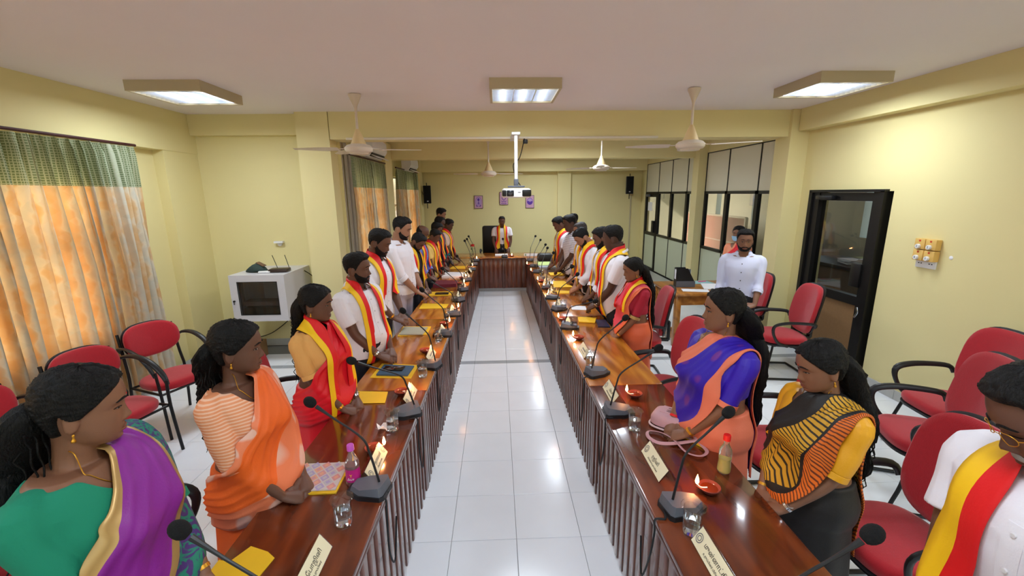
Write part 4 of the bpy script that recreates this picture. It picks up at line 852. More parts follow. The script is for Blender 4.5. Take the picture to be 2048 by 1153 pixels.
# ================================================================== CHAIRS AND DESK
def rr_plate(w, h, n, exps, depth, crown, R, c, edge=.5):
    """padded superellipse cushion: local u (w), v (h), normal out"""
    rings = []
    for t, k in ((-.5, .90), (-.45, .97), (-.2, 1.), (.15, 1.), (.38, .95), (.48, .85), (.5, .6), (.5, .02)):
        ring = []
        for a in np.linspace(0, 2*PI, n, endpoint=False):
            ca, sa = math.cos(a), math.sin(a)
            u = w/2*k*math.copysign(abs(ca)**exps[0], ca); v = h/2*k*math.copysign(abs(sa)**exps[1], sa)
            bend = crown*(2*u/w)**2
            ring.append(R @ Vector((u, v, t*depth+bend))+Vector(c))
        rings.append(ring)
    return MB().loft(rings)
def chair_tall(label, name='office_chair'):
    r = empty(name); tag(r, label, 'chair', 'red upholstered chairs')
    # faces +Y
    Rs = Matrix.Identity(3)
    mk('seat', rr_plate(.50, .48, 40, (.62, .62), .07, 0, Rs, (0, 0, .455)), M_red, r)
    mk('seat_shell', rr_plate(.505, .485, 40, (.62, .62), .03, 0, Rs, (0, -.003, .405)), M_blackpl, r)
    Rb = Matrix(((1, 0, 0), (0, -.18, .98), (0, .98, .18)))
    mk('backrest', rr_plate(.46, .56, 44, (.60, .66), .06, .05, Rb, (0, -.27, .78)), M_red, r)
    mk('back_shell', rr_plate(.475, .575, 44, (.60, .66), .03, .05, Rb, (0, -.305, .78)), M_blackpl, r)
    mk('back_support', MB().rbox((0, -.27, .44), (.07, .12, .03), .008).rbox((0, -.325, .55), (.07, .03, .22), .008), M_blackpl, r)
    for s_ in (-1, 1):
        pts = [(s_*.25, -.22, .62), (s_*.285, -.20, .665), (s_*.29, -.05, .68), (s_*.29, .10, .675), (s_*.285, .20, .64), (s_*.275, .20, .55), (s_*.26, .13, .44), (s_*.24, .02, .40)]
        mk('armrest', MB().tube(pts, [(.022, .013)]*3+[(.024, .014)]*2+[(.017, .013)]*3, 10, sub=4), M_blackpl, r)
        lg = [(s_*.21, .16, .39), (s_*.24, .20, .20), (s_*.25, .24, .06), (s_*.25, .23, .018), (s_*.25, .15, .014), (s_*.25, -.24, .014)]
        mk('leg', MB().tube(lg, .0125, 8, sub=4), M_black, r)
    mk('stretcher', MB().tube([(-.25, -.24, .014), (0, -.26, .014), (.25, -.24, .014)], .0125, 8, sub=3), M_black, r)
    for y_ in (.14, -.1): mk('cross_bar', MB().box((0, y_, .39), (.42, .03, .02)), M_black, r, smooth=False)
    return r
def chair_low(label, name='visitor_chair'):
    r = empty(name); tag(r, label, 'chair', 'red visitor chairs with arched arms')
    mk('seat', rr_plate(.47, .44, 40, (.72, .72), .07, 0, Matrix.Identity(3), (0, 0, .455)), M_red, r)
    Rb = Matrix(((1, 0, 0), (0, -.2, .98), (0, .98, .2)))
    mk('backrest', rr_plate(.45, .31, 40, (.78, .78), .05, .05, Rb, (0, -.25, .80)), M_red, r)
    mk('back_shell', rr_plate(.455, .315, 40, (.78, .78), .02, .05, Rb, (0, -.283, .80)), M_blackpl, r)
    for s_ in (-1, 1):
        mk('armrest', MB().tube([(s_*.23, -.27, .74), (s_*.26, -.22, .79), (s_*.27, -.08, .80), (s_*.27, .06, .75), (s_*.265, .16, .66), (s_*.26, .20, .58)], [(.010, .012), (.02, .012), (.024, .011), (.024, .011), (.022, .011), (.014, .011)], 10, sub=4), M_blackpl, r)
        mk('leg', MB().tube([(s_*.255, .20, .62), (s_*.245, .205, .40), (s_*.25, .24, .0)], .0125, 8, sub=3), M_black, r)
        mk('leg', MB().tube([(s_*.22, -.29, .90), (s_*.225, -.24, .60), (s_*.235, -.22, .42), (s_*.245, -.27, .0)], .0125, 8, sub=3), M_black, r)
    mk('seat_frame', MB().tube([(-.245, .19, .405), (.245, .19, .405)], .011, 8).tube([(-.235, -.22, .405), (.235, -.22, .405)], .011, 8).tube([(-.24, .2, .41), (-.235, -.22, .41)], .011, 8).tube([(.24, .2, .41), (.235, -.22, .41)], .011, 8), M_black, r)
    return r
low = chair_low('red visitor chair with arched arms in front of the curtain, beside the corner'); low.location = (-3.02, 3.80, 0); low.rotation_euler = (0, 0, math.radians(-112))
copy_tree(low, (-2.98, 3.14, 0), math.radians(-104), 'red visitor chair with arched arms half hidden behind the purple saree woman')
copy_tree(low, (-3.02, 2.46, 0), math.radians(-96), 'red visitor chair at the left edge of the picture')
tall = chair_tall('red office chair just behind the woman in the red saree'); tall.location = (-1.52, 2.92, 0); tall.rotation_euler = (0, 0, math.radians(-84))
D_ = math.radians
copy_tree(tall, (-1.72, 1.62, 0), D_(-85), 'red office chair behind the woman in the orange saree')
copy_tree(tall, (-1.78, .95, 0), D_(-88), 'red office chair behind the woman in the purple saree')
copy_tree(tall, (1.60, 4.62, 0), D_(80), 'red office chair behind the woman in pink')
copy_tree(tall, (1.37, 3.30, 0), D_(98), 'red office chair standing empty between the pink and blue sarees')
copy_tree(tall, (1.80, 2.42, 0), D_(88), 'red office chair between the blue and yellow sarees')
copy_tree(tall, (1.86, 1.66, 0), D_(88), 'red office chair behind the woman in the yellow saree')
copy_tree(tall, (2.86, 2.50, 0), D_(70), 'large empty red office chair by the right wall, in front')
copy_tree(tall, (3.46, 2.90, 0), D_(84), 'red office chair at the right edge, behind the old man')
copy_tree(tall, (3.24, 4.60, 0), D_(82), 'red office chair beside the black door')
copy_tree(tall, (3.12, 5.08+.2, 0), D_(88), 'red office chair behind the man in the pale shirt')
for x, y in ((-1.62, 4.35), (-1.62, 5.15)):
    pass
# executive chair at the head table
r = empty('executive_chair', (-.12, 10.55, .08), PI); tag(r, 'black high-backed executive chair behind the head table', 'chair')
M_leather = mat('black_leather', (.07, .06, .07), .5)
mk('backrest', MB().rbox((0, -.22, .85), (.52, .12, .75), .05), M_leather, r); mk('seat', MB().rbox((0, .05, .45), (.54, .52, .12), .05), M_leather, r)
for s_ in (-1, 1): mk('armrest', MB().tube([(s_*.29, -.18, .60), (s_*.30, .0, .66), (s_*.30, .2, .64), (s_*.28, .2, .45)], .022, 8, sub=4), M_blackpl, r)
mk('column', MB().lathe([(.03, .1), (.03, .4)], n_=14), M_black, r)
bb = MB()
for k in range(5):
    a = k*2*PI/5; bb.tube([(0, 0, .12), (.28*math.cos(a), .28*math.sin(a), .06)], .02, 8)
mk('star_base', bb, M_black, r)
for k in range(5):
    a = k*2*PI/5; mk('castor', MB().lathe([(0, -.012), (.025, -.012), (.025, .012), (0, .012)], c=(.28*math.cos(a), .28*math.sin(a), .025), axis=(-math.sin(a), math.cos(a), 0), n_=12), M_black, r)

# side desk
r = empty('side_desk', (2.92, 5.88, 0)); tag(r, 'golden wooden side desk by the partition', 'desk')
mk('desk_top', MB().rbox((0, 0, .735), (1.14, .86, .035), .006), M_desk, r)
for sx in (-1, 1):
    for sy in (-1, 1): mk('leg', MB().rbox((sx*.50, sy*.36, .36), (.075, .075, .72), .006), M_desk, r)
mk('apron', MB().box((0, -.37, .65), (.94, .025, .13)).box((0, .37, .65), (.94, .025, .13)).box((-.51, 0, .65), (.025, .66, .13)).box((.51, 0, .65), (.025, .66, .13)), M_desk, r, smooth=False)
mk('foot_rail', MB().box((-.50, 0, .12), (.05, .66, .06)).box((.50, 0, .12), (.05, .66, .06)).box((0, 0, .12), (.96, .05, .06)), M_desk, r, smooth=False)
DZ = .753
r = empty('magazine_file', (2.66, 5.92, DZ), -.08); tag(r, 'black and grey magazine file holding papers on the side desk', 'file box')
fb = MB(); prof = [(-.12, 0), (.14, 0), (.14, .07), (.03, .27), (-.12, .27)]
for y_ in (-.055, .055): fb.loft([[Vector((px, y_+dy, pz)) for px, pz in prof] for dy in (-.002, .002)])
fb.box((-.12, 0, .135), (.004, .11, .27)); fb.box((.14, 0, .035), (.004, .11, .07)); fb.box((0.01, 0, .003), (.26, .11, .004))
mk('case', fb, M_black, r, smooth=False); mk('grey_band', MB().box((.01, -.0585, .045), (.262, .003, .085)).box((.143, 0, .036), (.003, .112, .07)), M_grey, r, smooth=False)
mk('spine_label', MB().box((-.122, 0, .18), (.003, .06, .14)), M_paper, r, smooth=False)
for k in range(3): mk('paper', MB().box((-.02+.01*k, -.02+.02*k, .13), (.20, .003, .25-.02*k)), [M_grey, mat('blue_folder', (.55, .68, .78), .6), M_paper][k], r, smooth=False)
flat('paper_sheet', [(2.52, 5.60), (2.86, 5.52), (2.90, 5.68), (2.56, 5.76)], .004, M_paper, 'white sheet at the front edge of the side desk', 'paper', DZ)
flat('paper_sheet', [(2.86, 5.70), (3.3, 5.62), (3.42, 5.98), (2.98, 6.06)], .010, M_paper, 'open white register on the side desk', 'book', DZ)
flat('coloured_chart', [(2.90, 6.06), (3.2, 6.08), (3.16, 6.28), (2.92, 6.27)], .004, mat('pastel_chart', (.62, .80, .80), .6), 'pale blue chart sheet at the back of the side desk', 'paper', DZ)
flat('marker_pen', [(3.0, 6.17), (3.13, 6.2), (3.13, 6.22), (3.0, 6.19)], .012, mat('pink_pen', (.92, .36, .55), .4), 'pink marker pen on the pale blue chart', 'pen', DZ+.004)
r = empty('computer_mouse', (2.93, 5.60, DZ), 1.1); tag(r, 'black and white computer mouse on the side desk', 'mouse')
rings = [[Vector((.055*k*math.cos(a), .03*k*math.sin(a), z_)) for a in np.linspace(0, 2*PI, 18, endpoint=False)] for z_, k in ((.001, .95), (.012, 1.), (.024, .8), (.032, .35))]
mk('body', MB().loft(rings), M_black, r); mk('button', MB().rbox((.025, 0, .026), (.03, .03, .006), .002), M_white, r)
# ================================================================== PEOPLE
HEADC = [(.1130, -.006, -.010, .003), (.1105, .022, -.040, .030), (.103, .045, -.064, .048), (.090, .064, -.082, .061), (.072, .078, -.093, .070), (.052, .086, -.099, .0745), (.032, .0895, -.100, .0765), (.018, .0885, -.098, .0765), (.004, .0835, -.094, .0755), (-.012, .082, -.087, .074), (-.028, .082, -.078, .0715), (-.044, .082, -.069, .069), (-.058, .082, -.061, .066), (-.072, .081, -.053, .062), (-.086, .079, -.043, .056), (-.098, .0765, -.031, .047), (-.107, .071, -.014, .036), (-.113, .058, .006, .022), (-.115, .034, .026, .004)]
class Head:
    """analytic head; local: +Y face, +Z up, origin between the ears at eye level, metres for a 0.228 m head"""
    def __init__(s, P):
        s.P = P; ctl = [np.array(q, float) for q in HEADC]
        tt = np.linspace(0, len(ctl)-1, 241); s.T = np.array([cr(ctl, min(t, len(ctl)-1-1e-6)) for t in tt])
        jw = P.get('jaw', 1.); k = np.clip((-.03-s.T[:, 0])/.06, 0, 1); s.T[:, 3] *= 1+(jw-1)*k
        s.T[:, 3] = np.maximum(s.T[:, 3], .002); s.T[:, 1] -= 0
    def row(s, z):
        zz = s.T[::-1, 0]; return [np.interp(z, zz, s.T[::-1, c]) for c in (1, 2, 3)]
    def disp(s, x, z):
        ax = np.abs(x); g = lambda a, b: np.exp(-a**2-b**2); n = s.P.get('nose', 1.)
        hz = np.interp(z, [-.058, -.053, -.047, -.041, -.034, -.02, -.006, .006, .016], [0, .002, .012, .0205, .0195, .012, .006, .002, 0])*n
        sg = np.interp(z, [-.05, -.04, -.02, .01], [.0115, .0105, .0078, .0085])
        d = hz*np.exp(-(x/sg)**2)+.0075*g((ax-.0125)/.0055, (z+.0465)/.0055)
        d += -.0085*g((ax-.030)/.016, (z-.002)/.0105)+.0062*g((ax-.031)/.0115, (z+.0005)/.0068)
        d += .0035*g((ax-.026)/.02, (z-.0195)/.0065)+.0035*g((ax-.043)/.018, (z+.032)/.018)
        d += .0055*g(x/.021, (z+.0700)/.0042)+.0060*g(x/.0175, (z+.0805)/.0052)-.0022*g(x/.022, (z+.0752)/.0016)
        d += -.0035*g(x/.02, (z+.0905)/.004)+.0045*g(x/.019, (z+.103)/.009)
        return d
    def pt(s, a, z, off=0.):
        yf, yb, w = s.row(z); w = w+off; yc = (yf+yb)/2; hd = (yf-yb)/2+off
        c = np.cos(a); sn = np.sin(a); e = 2/2.25
        x = w*np.sign(sn)*np.abs(sn)**e; y = yc+hd*np.sign(c)*np.abs(c)**e
        f = np.clip(c*1.6, 0, 1); y = y+s.disp(x, z)*f*f*(3-2*f)
        return x, y, z
    def S(s, x, z):
        yf, yb, w = s.row(z); q = np.clip(np.abs(x)/w, 0, .999)**1.125; c = np.sqrt(1-q*q)
        f = np.clip(c*1.6, 0, 1); return (yf+yb)/2+(yf-yb)/2*np.abs(c)**(2/2.25)+s.disp(x, z)*f*f*(3-2*f)
    def rings(s, nz, na):
        zz = np.interp(np.linspace(0, 1, nz), [0, .06, .2, .36, .92, 1], [.1130, .1105, .085, .03, -.108, -.115]); A = np.linspace(0, 2*PI, na, endpoint=False)
        # denser towards the face
        A = A - .35*np.sin(A)
        out = []
        for z in zz:
            x, y, _ = s.pt(A, z*np.ones_like(A)); out.append([Vector((x[i], y[i], z)) for i in range(na)])
        return out
    def shell(s, zline, thick, nz, na, ztop=.113, zbot=-.115, jit=0., seed=0, inner=-.006, lipsout=False, soft=.010):
        """shell above (hair) or below (beard) a line; thick(a,z)"""
        r_ = np.random.RandomState(seed); A = np.linspace(-PI, PI, na, endpoint=False); Z = np.interp(np.linspace(0, 1, nz), [0, .12, 1], [ztop, ztop-.02*(ztop-zbot)/.2, zbot])
        N = r_.randn(nz, na); N = (N+np.roll(N, 1, 0)+np.roll(N, 1, 1)+np.roll(N, -1, 1))/2
        rings = []; keep = []
        for i, z in enumerate(Z):
            m = s_smooth(zline(A, z)/soft); th = thick(A, z)
            x, y, _ = s.pt(A, z*np.ones(na)); cx, cy = 0, (s.row(z)[0]+s.row(z)[1])/2
            off = inner+(th-inner+jit*N[i])*m
            nx, ny, nzv = x, (y-cy), np.full(na, max(0, z)*.9)
            L_ = np.sqrt(nx*nx+ny*ny+nzv*nzv)+1e-6
            x = x+nx/L_*off; y = y+ny/L_*off; zz_ = z+nzv/L_*off
            if i == 0: x = x*.2; y = cy+(y-cy)*.2; zz_ = zz_+.000
            rings.append([Vector((x[j], y[j], zz_[j])) for j in range(na)]); keep.append(m > .001)
        mb = MB(); V_ = [q for r in rings for q in r]; fs_ = []
        for i in range(nz-1):
            for j in range(na):
                k = (j+1) % na
                if keep[i][j] or keep[i][k] or keep[i+1][j] or keep[i+1][k]: fs_.append((i*na+j, i*na+k, (i+1)*na+k, (i+1)*na+j))
        if keep[0].any(): fs_.append(tuple(range(na)))
        mb.add(V_, fs_); return clean(mb)
def s_smooth(x): x = np.clip(x, 0, 1); return x*x*(3-2*x)
def clean(mb):
    used = sorted({i for f in mb.f for i in f}); mp = {o: n for n, o in enumerate(used)}
    out = MB(); out.v = [mb.v[i] for i in used]; out.f = [tuple(mp[i] for i in f) for f in mb.f]; out.mi = mb.mi; return out
def xf(mb, M_):
    mb.v = [tuple(M_ @ Vector(v_)) for v_ in mb.v]; return mb
def remesh(mb, voxel, name, mats, parent, smooth_it=2, dec=0., post=None, cutf=None):
    me = bpy.data.meshes.new('tmp'); me.from_pydata(mb.v, [], mb.f); o = bpy.data.objects.new('tmp', me); COL.objects.link(o)
    bm = bmesh.new(); bm.from_mesh(me); bmesh.ops.recalc_face_normals(bm, faces=bm.faces); bm.to_mesh(me); bm.free()
    m = o.modifiers.new('r', 'REMESH'); m.mode = 'VOXEL'; m.voxel_size = voxel; m.use_smooth_shade = True
    if smooth_it: m = o.modifiers.new('s', 'SMOOTH'); m.iterations = smooth_it; m.factor = .5
    if dec: m = o.modifiers.new('d', 'DECIMATE'); m.ratio = dec
    dg = bpy.context.evaluated_depsgraph_get(); me2 = bpy.data.meshes.new_from_object(o.evaluated_get(dg)); bpy.data.objects.remove(o); bpy.data.meshes.remove(me)
    n_ = len(me2.vertices); co = np.zeros(n_*3); me2.vertices.foreach_get('co', co); co = co.reshape(-1, 3)
    if post is not None:
        no = np.zeros(n_*3); me2.vertices.foreach_get('normal', no); co = post(co, no.reshape(-1, 3)); me2.vertices.foreach_set('co', co.ravel())
    if cutf is not None:
        bm = bmesh.new(); bm.from_mesh(me2); kill = cutf(co); bm.verts.ensure_lookup_table()
        bmesh.ops.delete(bm, geom=[bm.verts[i] for i in np.nonzero(kill)[0]], context='VERTS')
        for _ in range(9):
            bv = [v_ for v_ in bm.verts if v_.is_boundary]; new = {}
            for v_ in bv:
                nb = [e.other_vert(v_).co for e in v_.link_edges if e.is_boundary]
                if len(nb) == 2: new[v_] = v_.co*.5+(nb[0]+nb[1])*.25
            for v_, c in new.items(): v_.co = c
        bm.to_mesh(me2); bm.free()
    me2.name = name; me2.materials.clear()
    for q in (mats if isinstance(mats, (list, tuple)) else [mats]): me2.materials.append(q)
    me2.polygons.foreach_set('material_index', np.zeros(len(me2.polygons), np.int32))
    me2.polygons.foreach_set('use_smooth', [True]*len(me2.polygons)); me2.update()
    ob = bpy.data.objects.new(name, me2); COL.objects.link(ob); ob.parent = parent; return ob
def bvh_of(objs):
    V_ = []; F_ = []
    for o in objs:
        me = o.data; b = len(V_); V_ += [v_.co.copy() for v_ in me.vertices]; F_ += [tuple(i+b for i in p_.vertices) for p_ in me.polygons]
    return BVHTree.FromPolygons(V_, F_)
def ribbon(bv, guides, width, off, nacross, sub, outf=.05, fold=0., seed=0, taper=None, smooth=3, axis=None):
    """cloth band laid over a surface. guides: (point, outward, widthdir)"""
    P, _ = smooth_path([g[0] for g in guides], 0, sub); N, _ = smooth_path([g[1] for g in guides], 0, sub); Wd, _ = smooth_path([g[2] for g in guides], 0, sub)
    G = []; n_ = len(P)
    for i in range(n_):
        n = Vector(N[i]).normalized(); w = Vector(Wd[i]).normalized(); row = []; wd = width*(taper(i/(n_-1)) if taper else 1)
        for j in range(nacross+1):
            u = (j/nacross-.5)*wd; q = Vector(P[i])+w*u+n*outf
            hit = bv.find_nearest(q)
            if hit[0] is not None and (hit[0]-q).length < outf*3.5:
                d = (q-hit[0]); d = d.normalized() if d.length > 1e-5 else n
                row.append(hit[0]+d*(off+fold*math.sin(j*2.1+i*.11+seed)*.5+fold*.5))
            else: row.append(Vector(P[i])+w*u+n*off)
        G.append(row)
    for _ in range(smooth):
        H = [[q.copy() for q in r] for r in G]
        for i in range(1, n_-1):
            for j in range(nacross+1): H[i][j] = G[i][j]*.5+(G[i-1][j]+G[i+1][j])*.25
        G = H
    return G
def thicken(G, th, mif=None, mi=0):
    """closed sheet from a grid"""
    n_, m_ = len(G), len(G[0]); mb = MB(); nor = []
    A = np.array([[tuple(q) for q in r] for r in G])
    du = np.gradient(A, axis=0); dv = np.gradient(A, axis=1); nn = np.cross(du, dv); nn /= np.linalg.norm(nn, axis=2, keepdims=True)+1e-9
    B = A - nn*th; mb.grid([[Vector(q) for q in r] for r in A], mi, mif); mb.grid([[Vector(q) for q in r] for r in B], mi, mif)
    o = n_*m_; e = []
    for i in range(n_-1): e += [((i*m_), (i+1)*m_, (lambda i=i: mif(i, 0) if mif else mi)()), (((i+1)*m_+m_-1), i*m_+m_-1, (lambda i=i: mif(i, m_-2) if mif else mi)())]
    for j in range(m_-1): e += [((j+1), j, mif(0, j) if mif else mi), ((n_-1)*m_+j, (n_-1)*m_+j+1, mif(n_-2, j) if mif else mi)]
    for a, b, k in e: mb.f.append((a, b, b+o, a+o)); mb.mi.append(k)
    return mb

SKINS = {}
def skin(rgb):
    k = 'skin_%02x%02x%02x' % tuple(int(255*x) for x in rgb)
    if k not in SKINS: SKINS[k] = mat('skin_tone_' + str(len(SKINS)), rgb, .5, noise=.06, nscale=30, bump=.05, bscale=220)
    return SKINS[k]
def cloth(name, rgb, **k): return mat(name, rgb, k.pop('rough', .85), bump=k.pop('bump', .12), bscale=k.pop('bscale', 180), **k)
M_hair = mat('black_hair', (.032, .026, .026), .55, bump=.7, bscale=160); M_hair.node_tree.nodes['Principled BSDF'].inputs['Specular IOR Level'].default_value = .3
n, p = nodes_of(M_hair)
for nd in n.nodes:
    if nd.type == 'TEX_NOISE':
        mp = n.nodes.new('ShaderNodeMapping'); mp.inputs['Scale'].default_value = (1.6, 1.6, .25); src = nd.inputs['Vector'].links[0].from_socket; n.links.new(src, mp.inputs[0]); n.links.new(mp.outputs[0], nd.inputs['Vector'])
M_hairg = mat('greying_hair', (.22, .20, .20), .6, bump=.5, bscale=150, noise=.4, nscale=60)
M_tashg = mat('grey_moustache', (.62, .60, .58), .8, bump=.5, bscale=250)
M_eyew = mat('eye_white', (.80, .77, .74), .2); M_iris = mat('dark_iris', (.05, .03, .02), .15)
M_ywh = cloth('scarf_yellow', (.96, .76, .07), rough=.6); M_rd = cloth('scarf_red', (.86, .07, .09), rough=.6)
M_wsh = cloth('white_shirt', (.90, .89, .92)); M_btn = mat('shirt_button', (.85, .84, .85), .3)
M_trd = cloth('dark_trousers', (.10, .10, .13)); M_shoe = mat('black_shoe', (.05, .05, .05), .4)

TORSO = [(.455, 0, .080, .070), (.49, 0, .096, .078), (.53, 0, .099, .078), (.575, 0, .090, .068), (.62, .002, .085, .063), (.66, .004, .088, .065), (.71, .004, .096, .070), (.755, .0, .104, .069), (.79, -.006, .107, .060), (.812, -.010, .095, .050), (.828, -.012, .066, .040), (.842, -.012, .040, .034)]
def person(name, label, top, face, P, group=None):
    """top: world point of the crown; face: heading in degrees (0 = +Y)"""
    q = P.get('q', 1.)             # 2 near .. 0 far
    fem = P.get('fem', False); fat = P.get('fat', 1.); belly = P.get('belly', 0.); bust = P.get('bust', .030 if fem else 0.)
    lean = math.radians(P.get('lean', 4)); hp = math.radians(P.get('bow', 15)); hy = math.radians(P.get('turn', 0)); hr = math.radians(P.get('tilt', 0)); bw = math.radians(P.get('twist', 0))
    sw = P.get('sh', .93 if fem else 1.06)
    HIP = Vector((0, 0, .50))
    def up_(v_):     # lean the upper body about the hips
        v_ = Vector(v_); k = min(max((v_.z-.50)/.12, 0), 1); a = lean*k
        d = v_-HIP; return HIP+Vector((d.x, d.y*math.cos(a)+d.z*math.sin(a), d.z*math.cos(a)-d.y*math.sin(a)))
    hs = P.get('head', .140)/.228                      # head size in body units
    neck0 = Vector((0, -.012, .835)); piv = Vector((0, -.004, P.get('piv', .850)))
    Rl = Matrix.Rotation(-lean, 4, 'X'); 
    pw = up_(piv)
    Mh = Matrix.Translation(pw) @ Matrix.Rotation(-hy, 4, 'Z') @ Matrix.Rotation(-hp-lean*.5, 4, 'X') @ Matrix.Rotation(hr, 4, 'Y') @ Matrix.Translation((0, .006, .112*hs+.008)) @ Matrix.Scale(hs, 4)
    crown = Mh @ Vector((0, -.01, .122))
    # scale so that the crown height matches
    HH = P.get('H') or top[2]/max(crown.z, .9)
    zoff = P.get('z0', 0.)
    if zoff: HH = (top[2]-zoff)/crown.z
    fa = math.radians(face)
    cr_ = Matrix.Rotation(-fa, 3, 'Z') @ (crown*HH)
    root = empty(name, (top[0]-cr_.x, top[1]-cr_.y, zoff), -fa); tag(root, label, 'person', group)
    sc = Matrix.Scale(HH, 4)
    hd = Head(P)
    def sec(z, cy, hw, hd_, inf=0., tilt=0., n=28, e=.86):
        hw = hw*(.45+.55*fat)*(sw if z > .7 else (1.04 if fem and z < .56 else 1.))+inf; hh = hd_*(.5+.5*fat)+inf
        if belly: hh += belly*.5*math.exp(-((z-.60)/.07)**2)*1.0; cy = cy+belly*.55*math.exp(-((z-.60)/.07)**2)
        ring = []
        for a in np.linspace(0, 2*PI, n, endpoint=False):
            c, s_ = math.cos(a), math.sin(a); x = hw*math.copysign(abs(s_)**e, s_); y = cy+hh*math.copysign(abs(c)**e, c)
            if bust and c > 0:
                b = bust*(math.exp(-((abs(x)-.045)/.036)**2-((z-.715)/.034)**2)); y += b*(1 if c > .3 else c/.3)
            ring.append(up_((x, y, z+tilt*(y-cy))))
        return ring
    def torso(z0, z1, inf, n=28, extra=()):
        zs = np.linspace(z0, z1, max(6, int((z1-z0)/.016))); T_ = np.array(TORSO); out = []
        for z in zs:
            f = [np.interp(z, T_[:, 0], T_[:, k]) for k in (1, 2, 3)]; out.append(sec(z, f[0], f[1], f[2], inf, n=n))
        return out
    # limbs
    shx = .110*sw*(.5+.5*fat)
    SH = {s_: up_((s_*shx, -.012, .786)) for s_ in (-1, 1)}
    hz = P.get('hz', .50); hyf = P.get('hy', .135)
    WR = P.get('wr') or {1: (.045, hyf, hz+.006), -1: (-.040, hyf+.012, hz-.008)}
    WR = {k: Vector(v_) for k, v_ in WR.items()}
    LU, LF = .168, .150; EL = {}
    for s_ in (-1, 1):
        d = WR[s_]-SH[s_]; L_ = min(d.length, (LU+LF)*.985); dn = d.normalized(); WR[s_] = SH[s_]+dn*min(d.length, L_)
        a = (LU*LU-LF*LF+L_*L_)/(2*L_); h_ = math.sqrt(max(LU*LU-a*a, 0)); pole = Vector((s_*P.get('elb', .75), -.6, -.25)); pole = (pole-dn*pole.dot(dn)).normalized(); EL[s_] = SH[s_]+dn*a+pole*h_
    af = P.get('arm', 1.)*(.55+.45*fat)*(.94 if fem else 1.06)
    def arm(mb, s_, inf=0., t0=0., t1=2., n=14, flare=0.):
        S_, E_, W_ = SH[s_], EL[s_], WR[s_]; pts = [S_+Vector((-s_*.045, 0, .008)), S_+Vector((-s_*.006, 0, .002)), S_.lerp(E_, .33), S_.lerp(E_, .7), E_, E_.lerp(W_, .3), E_.lerp(W_, .7), W_]
        rr = [.026, .0295, .0275, .0235, .0205, .0215, .0165, .0125]; rr = [r*af for r in rr]; par = [-.2, 0, .33, .7, 1, 1.3, 1.7, 2.]
        P_, R_ = smooth_path(pts, rr, 4); tp = np.interp(np.arange(len(P_))/4., range(8), par)
        sel = [i for i in range(len(P_)) if tp[i] <= t1+1e-6 and tp[i] >= t0-.2]
        PP = [P_[i] for i in sel]; RR = [np.array([float(R_[i][0])+inf+flare*max(0, tp[i]/max(t1, .01))**2]) for i in sel]
        mb.loft(sweep(PP, RR, n)); return PP[-1]
    def hand(mb, s_, n=8):
        W_ = WR[s_]; hd_ = P.get('hdir', {}).get(s_) or (-s_*.62, .62, -.42)
        d = Vector(hd_).normalized(); out = Vector(P.get('hn', {}).get(s_) or (s_*.35, .25, 1.)); out = (out-d*out.dot(d)).normalized(); lat = d.cross(out)*(-1 if s_ > 0 else 1)   # towards the thumb side
        k = .95 if fem else 1.05; U = .0105
        pal = []
        for t, w_, th in ((-.006, .0125, .011), (.012, .019, .0105), (.035, .0245, .010), (.052, .0245, .0085), (.058, .020, .006)):
            c = W_+d*t*k; pal.append([c+lat*(w_*k*math.cos(a)*1.0)+out*(th*k*math.sin(a)) for a in np.linspace(0, 2*PI, 12, endpoint=False)])
        mb.loft(pal)
        cl = P.get('curl', .48)
        for f, (ly, ln) in enumerate(((.0175, .043), (.006, .048), (-.0058, .045), (-.0172, .036))):
            b = W_+d*(.045*k)+lat*ly*k; dd = d.copy(); pts = [b]; ang = 0
            for sgi, fr_ in enumerate((.45, .32, .23)):
                ang += cl*(.5 if sgi == 0 else .8); dr = d*math.cos(ang)-out*math.sin(ang)+lat*(ly*3.); pts.append(pts[-1]+dr.normalized()*ln*fr_*k)
            mb.tube(pts, [.0053*k, .0051*k, .0047*k, .0036*k], n, sub=2)
        tb = W_+d*(.012*k)+lat*(.016*k); mb.tube([tb, tb+d*.016*k+lat*.014*k-out*.003, tb+d*.031*k+lat*.017*k-out*.008, tb+d*.043*k+lat*.013*k-out*.012], [.0078*k, .007*k, .0058*k, .0045*k], n, sub=2)
    # --- body: one continuous surface
    body = MB()
    nz, na = ((70, 84), (54, 64), (40, 48))[2-int(q)] if q in (0, 1, 2) else (54, 64)
    hb = MB().loft(hd.rings(nz, na)); 
    for s_ in (-1, 1):          # ears
        er = []
        for t, (rw, rh, dx) in ((0, (.010, .020, -.006)), (.4, (.016, .031, .002)), (.8, (.018, .034, .009)), (1, (.012, .026, .0125))):
            er.append([Vector((s_*(.071+dx), -.010+rw*math.cos(a)-.006*t, -.014+rh*math.sin(a)+.004*math.cos(a))) for a in np.linspace(0, 2*PI, 16, endpoint=False)])
        hb.loft(er)
    xf(hb, Mh); body.add(hb.v, hb.f)
    nk = Mh @ Vector((0, -.018, -.055)); nf = P.get('neck', 1.)*(.86 if fem else 1.05)*(.6+.4*fat)
    body.tube([up_((0, -.014, .795)), up_((0, -.014, .838)), Vector(nk).lerp(up_((0, -.014, .838)), .5), nk], [(.050*nf, .036*nf), (.036*nf, .033*nf), (.0335*nf, .034*nf), (.034*nf, .037*nf)], 20, sub=4, upv=(0, 1, 0))
    body.loft([[up_((.0001, -.012, .79))+Vector((0.095*sw*math.cos(a)*k_, .026*math.sin(a), zz_)) for a in np.linspace(0, 2*PI, 16, endpoint=False)] for k_, zz_ in ((.92, -.012), (.95, .008), (.66, .025), (.42, .041))])   # trapezius
    body.loft(torso(.47, .826, 0.))
    for s_ in (-1, 1): arm(body, s_); hand(body, s_, 8 if q > 0 else 6)
    xf(body, sc)
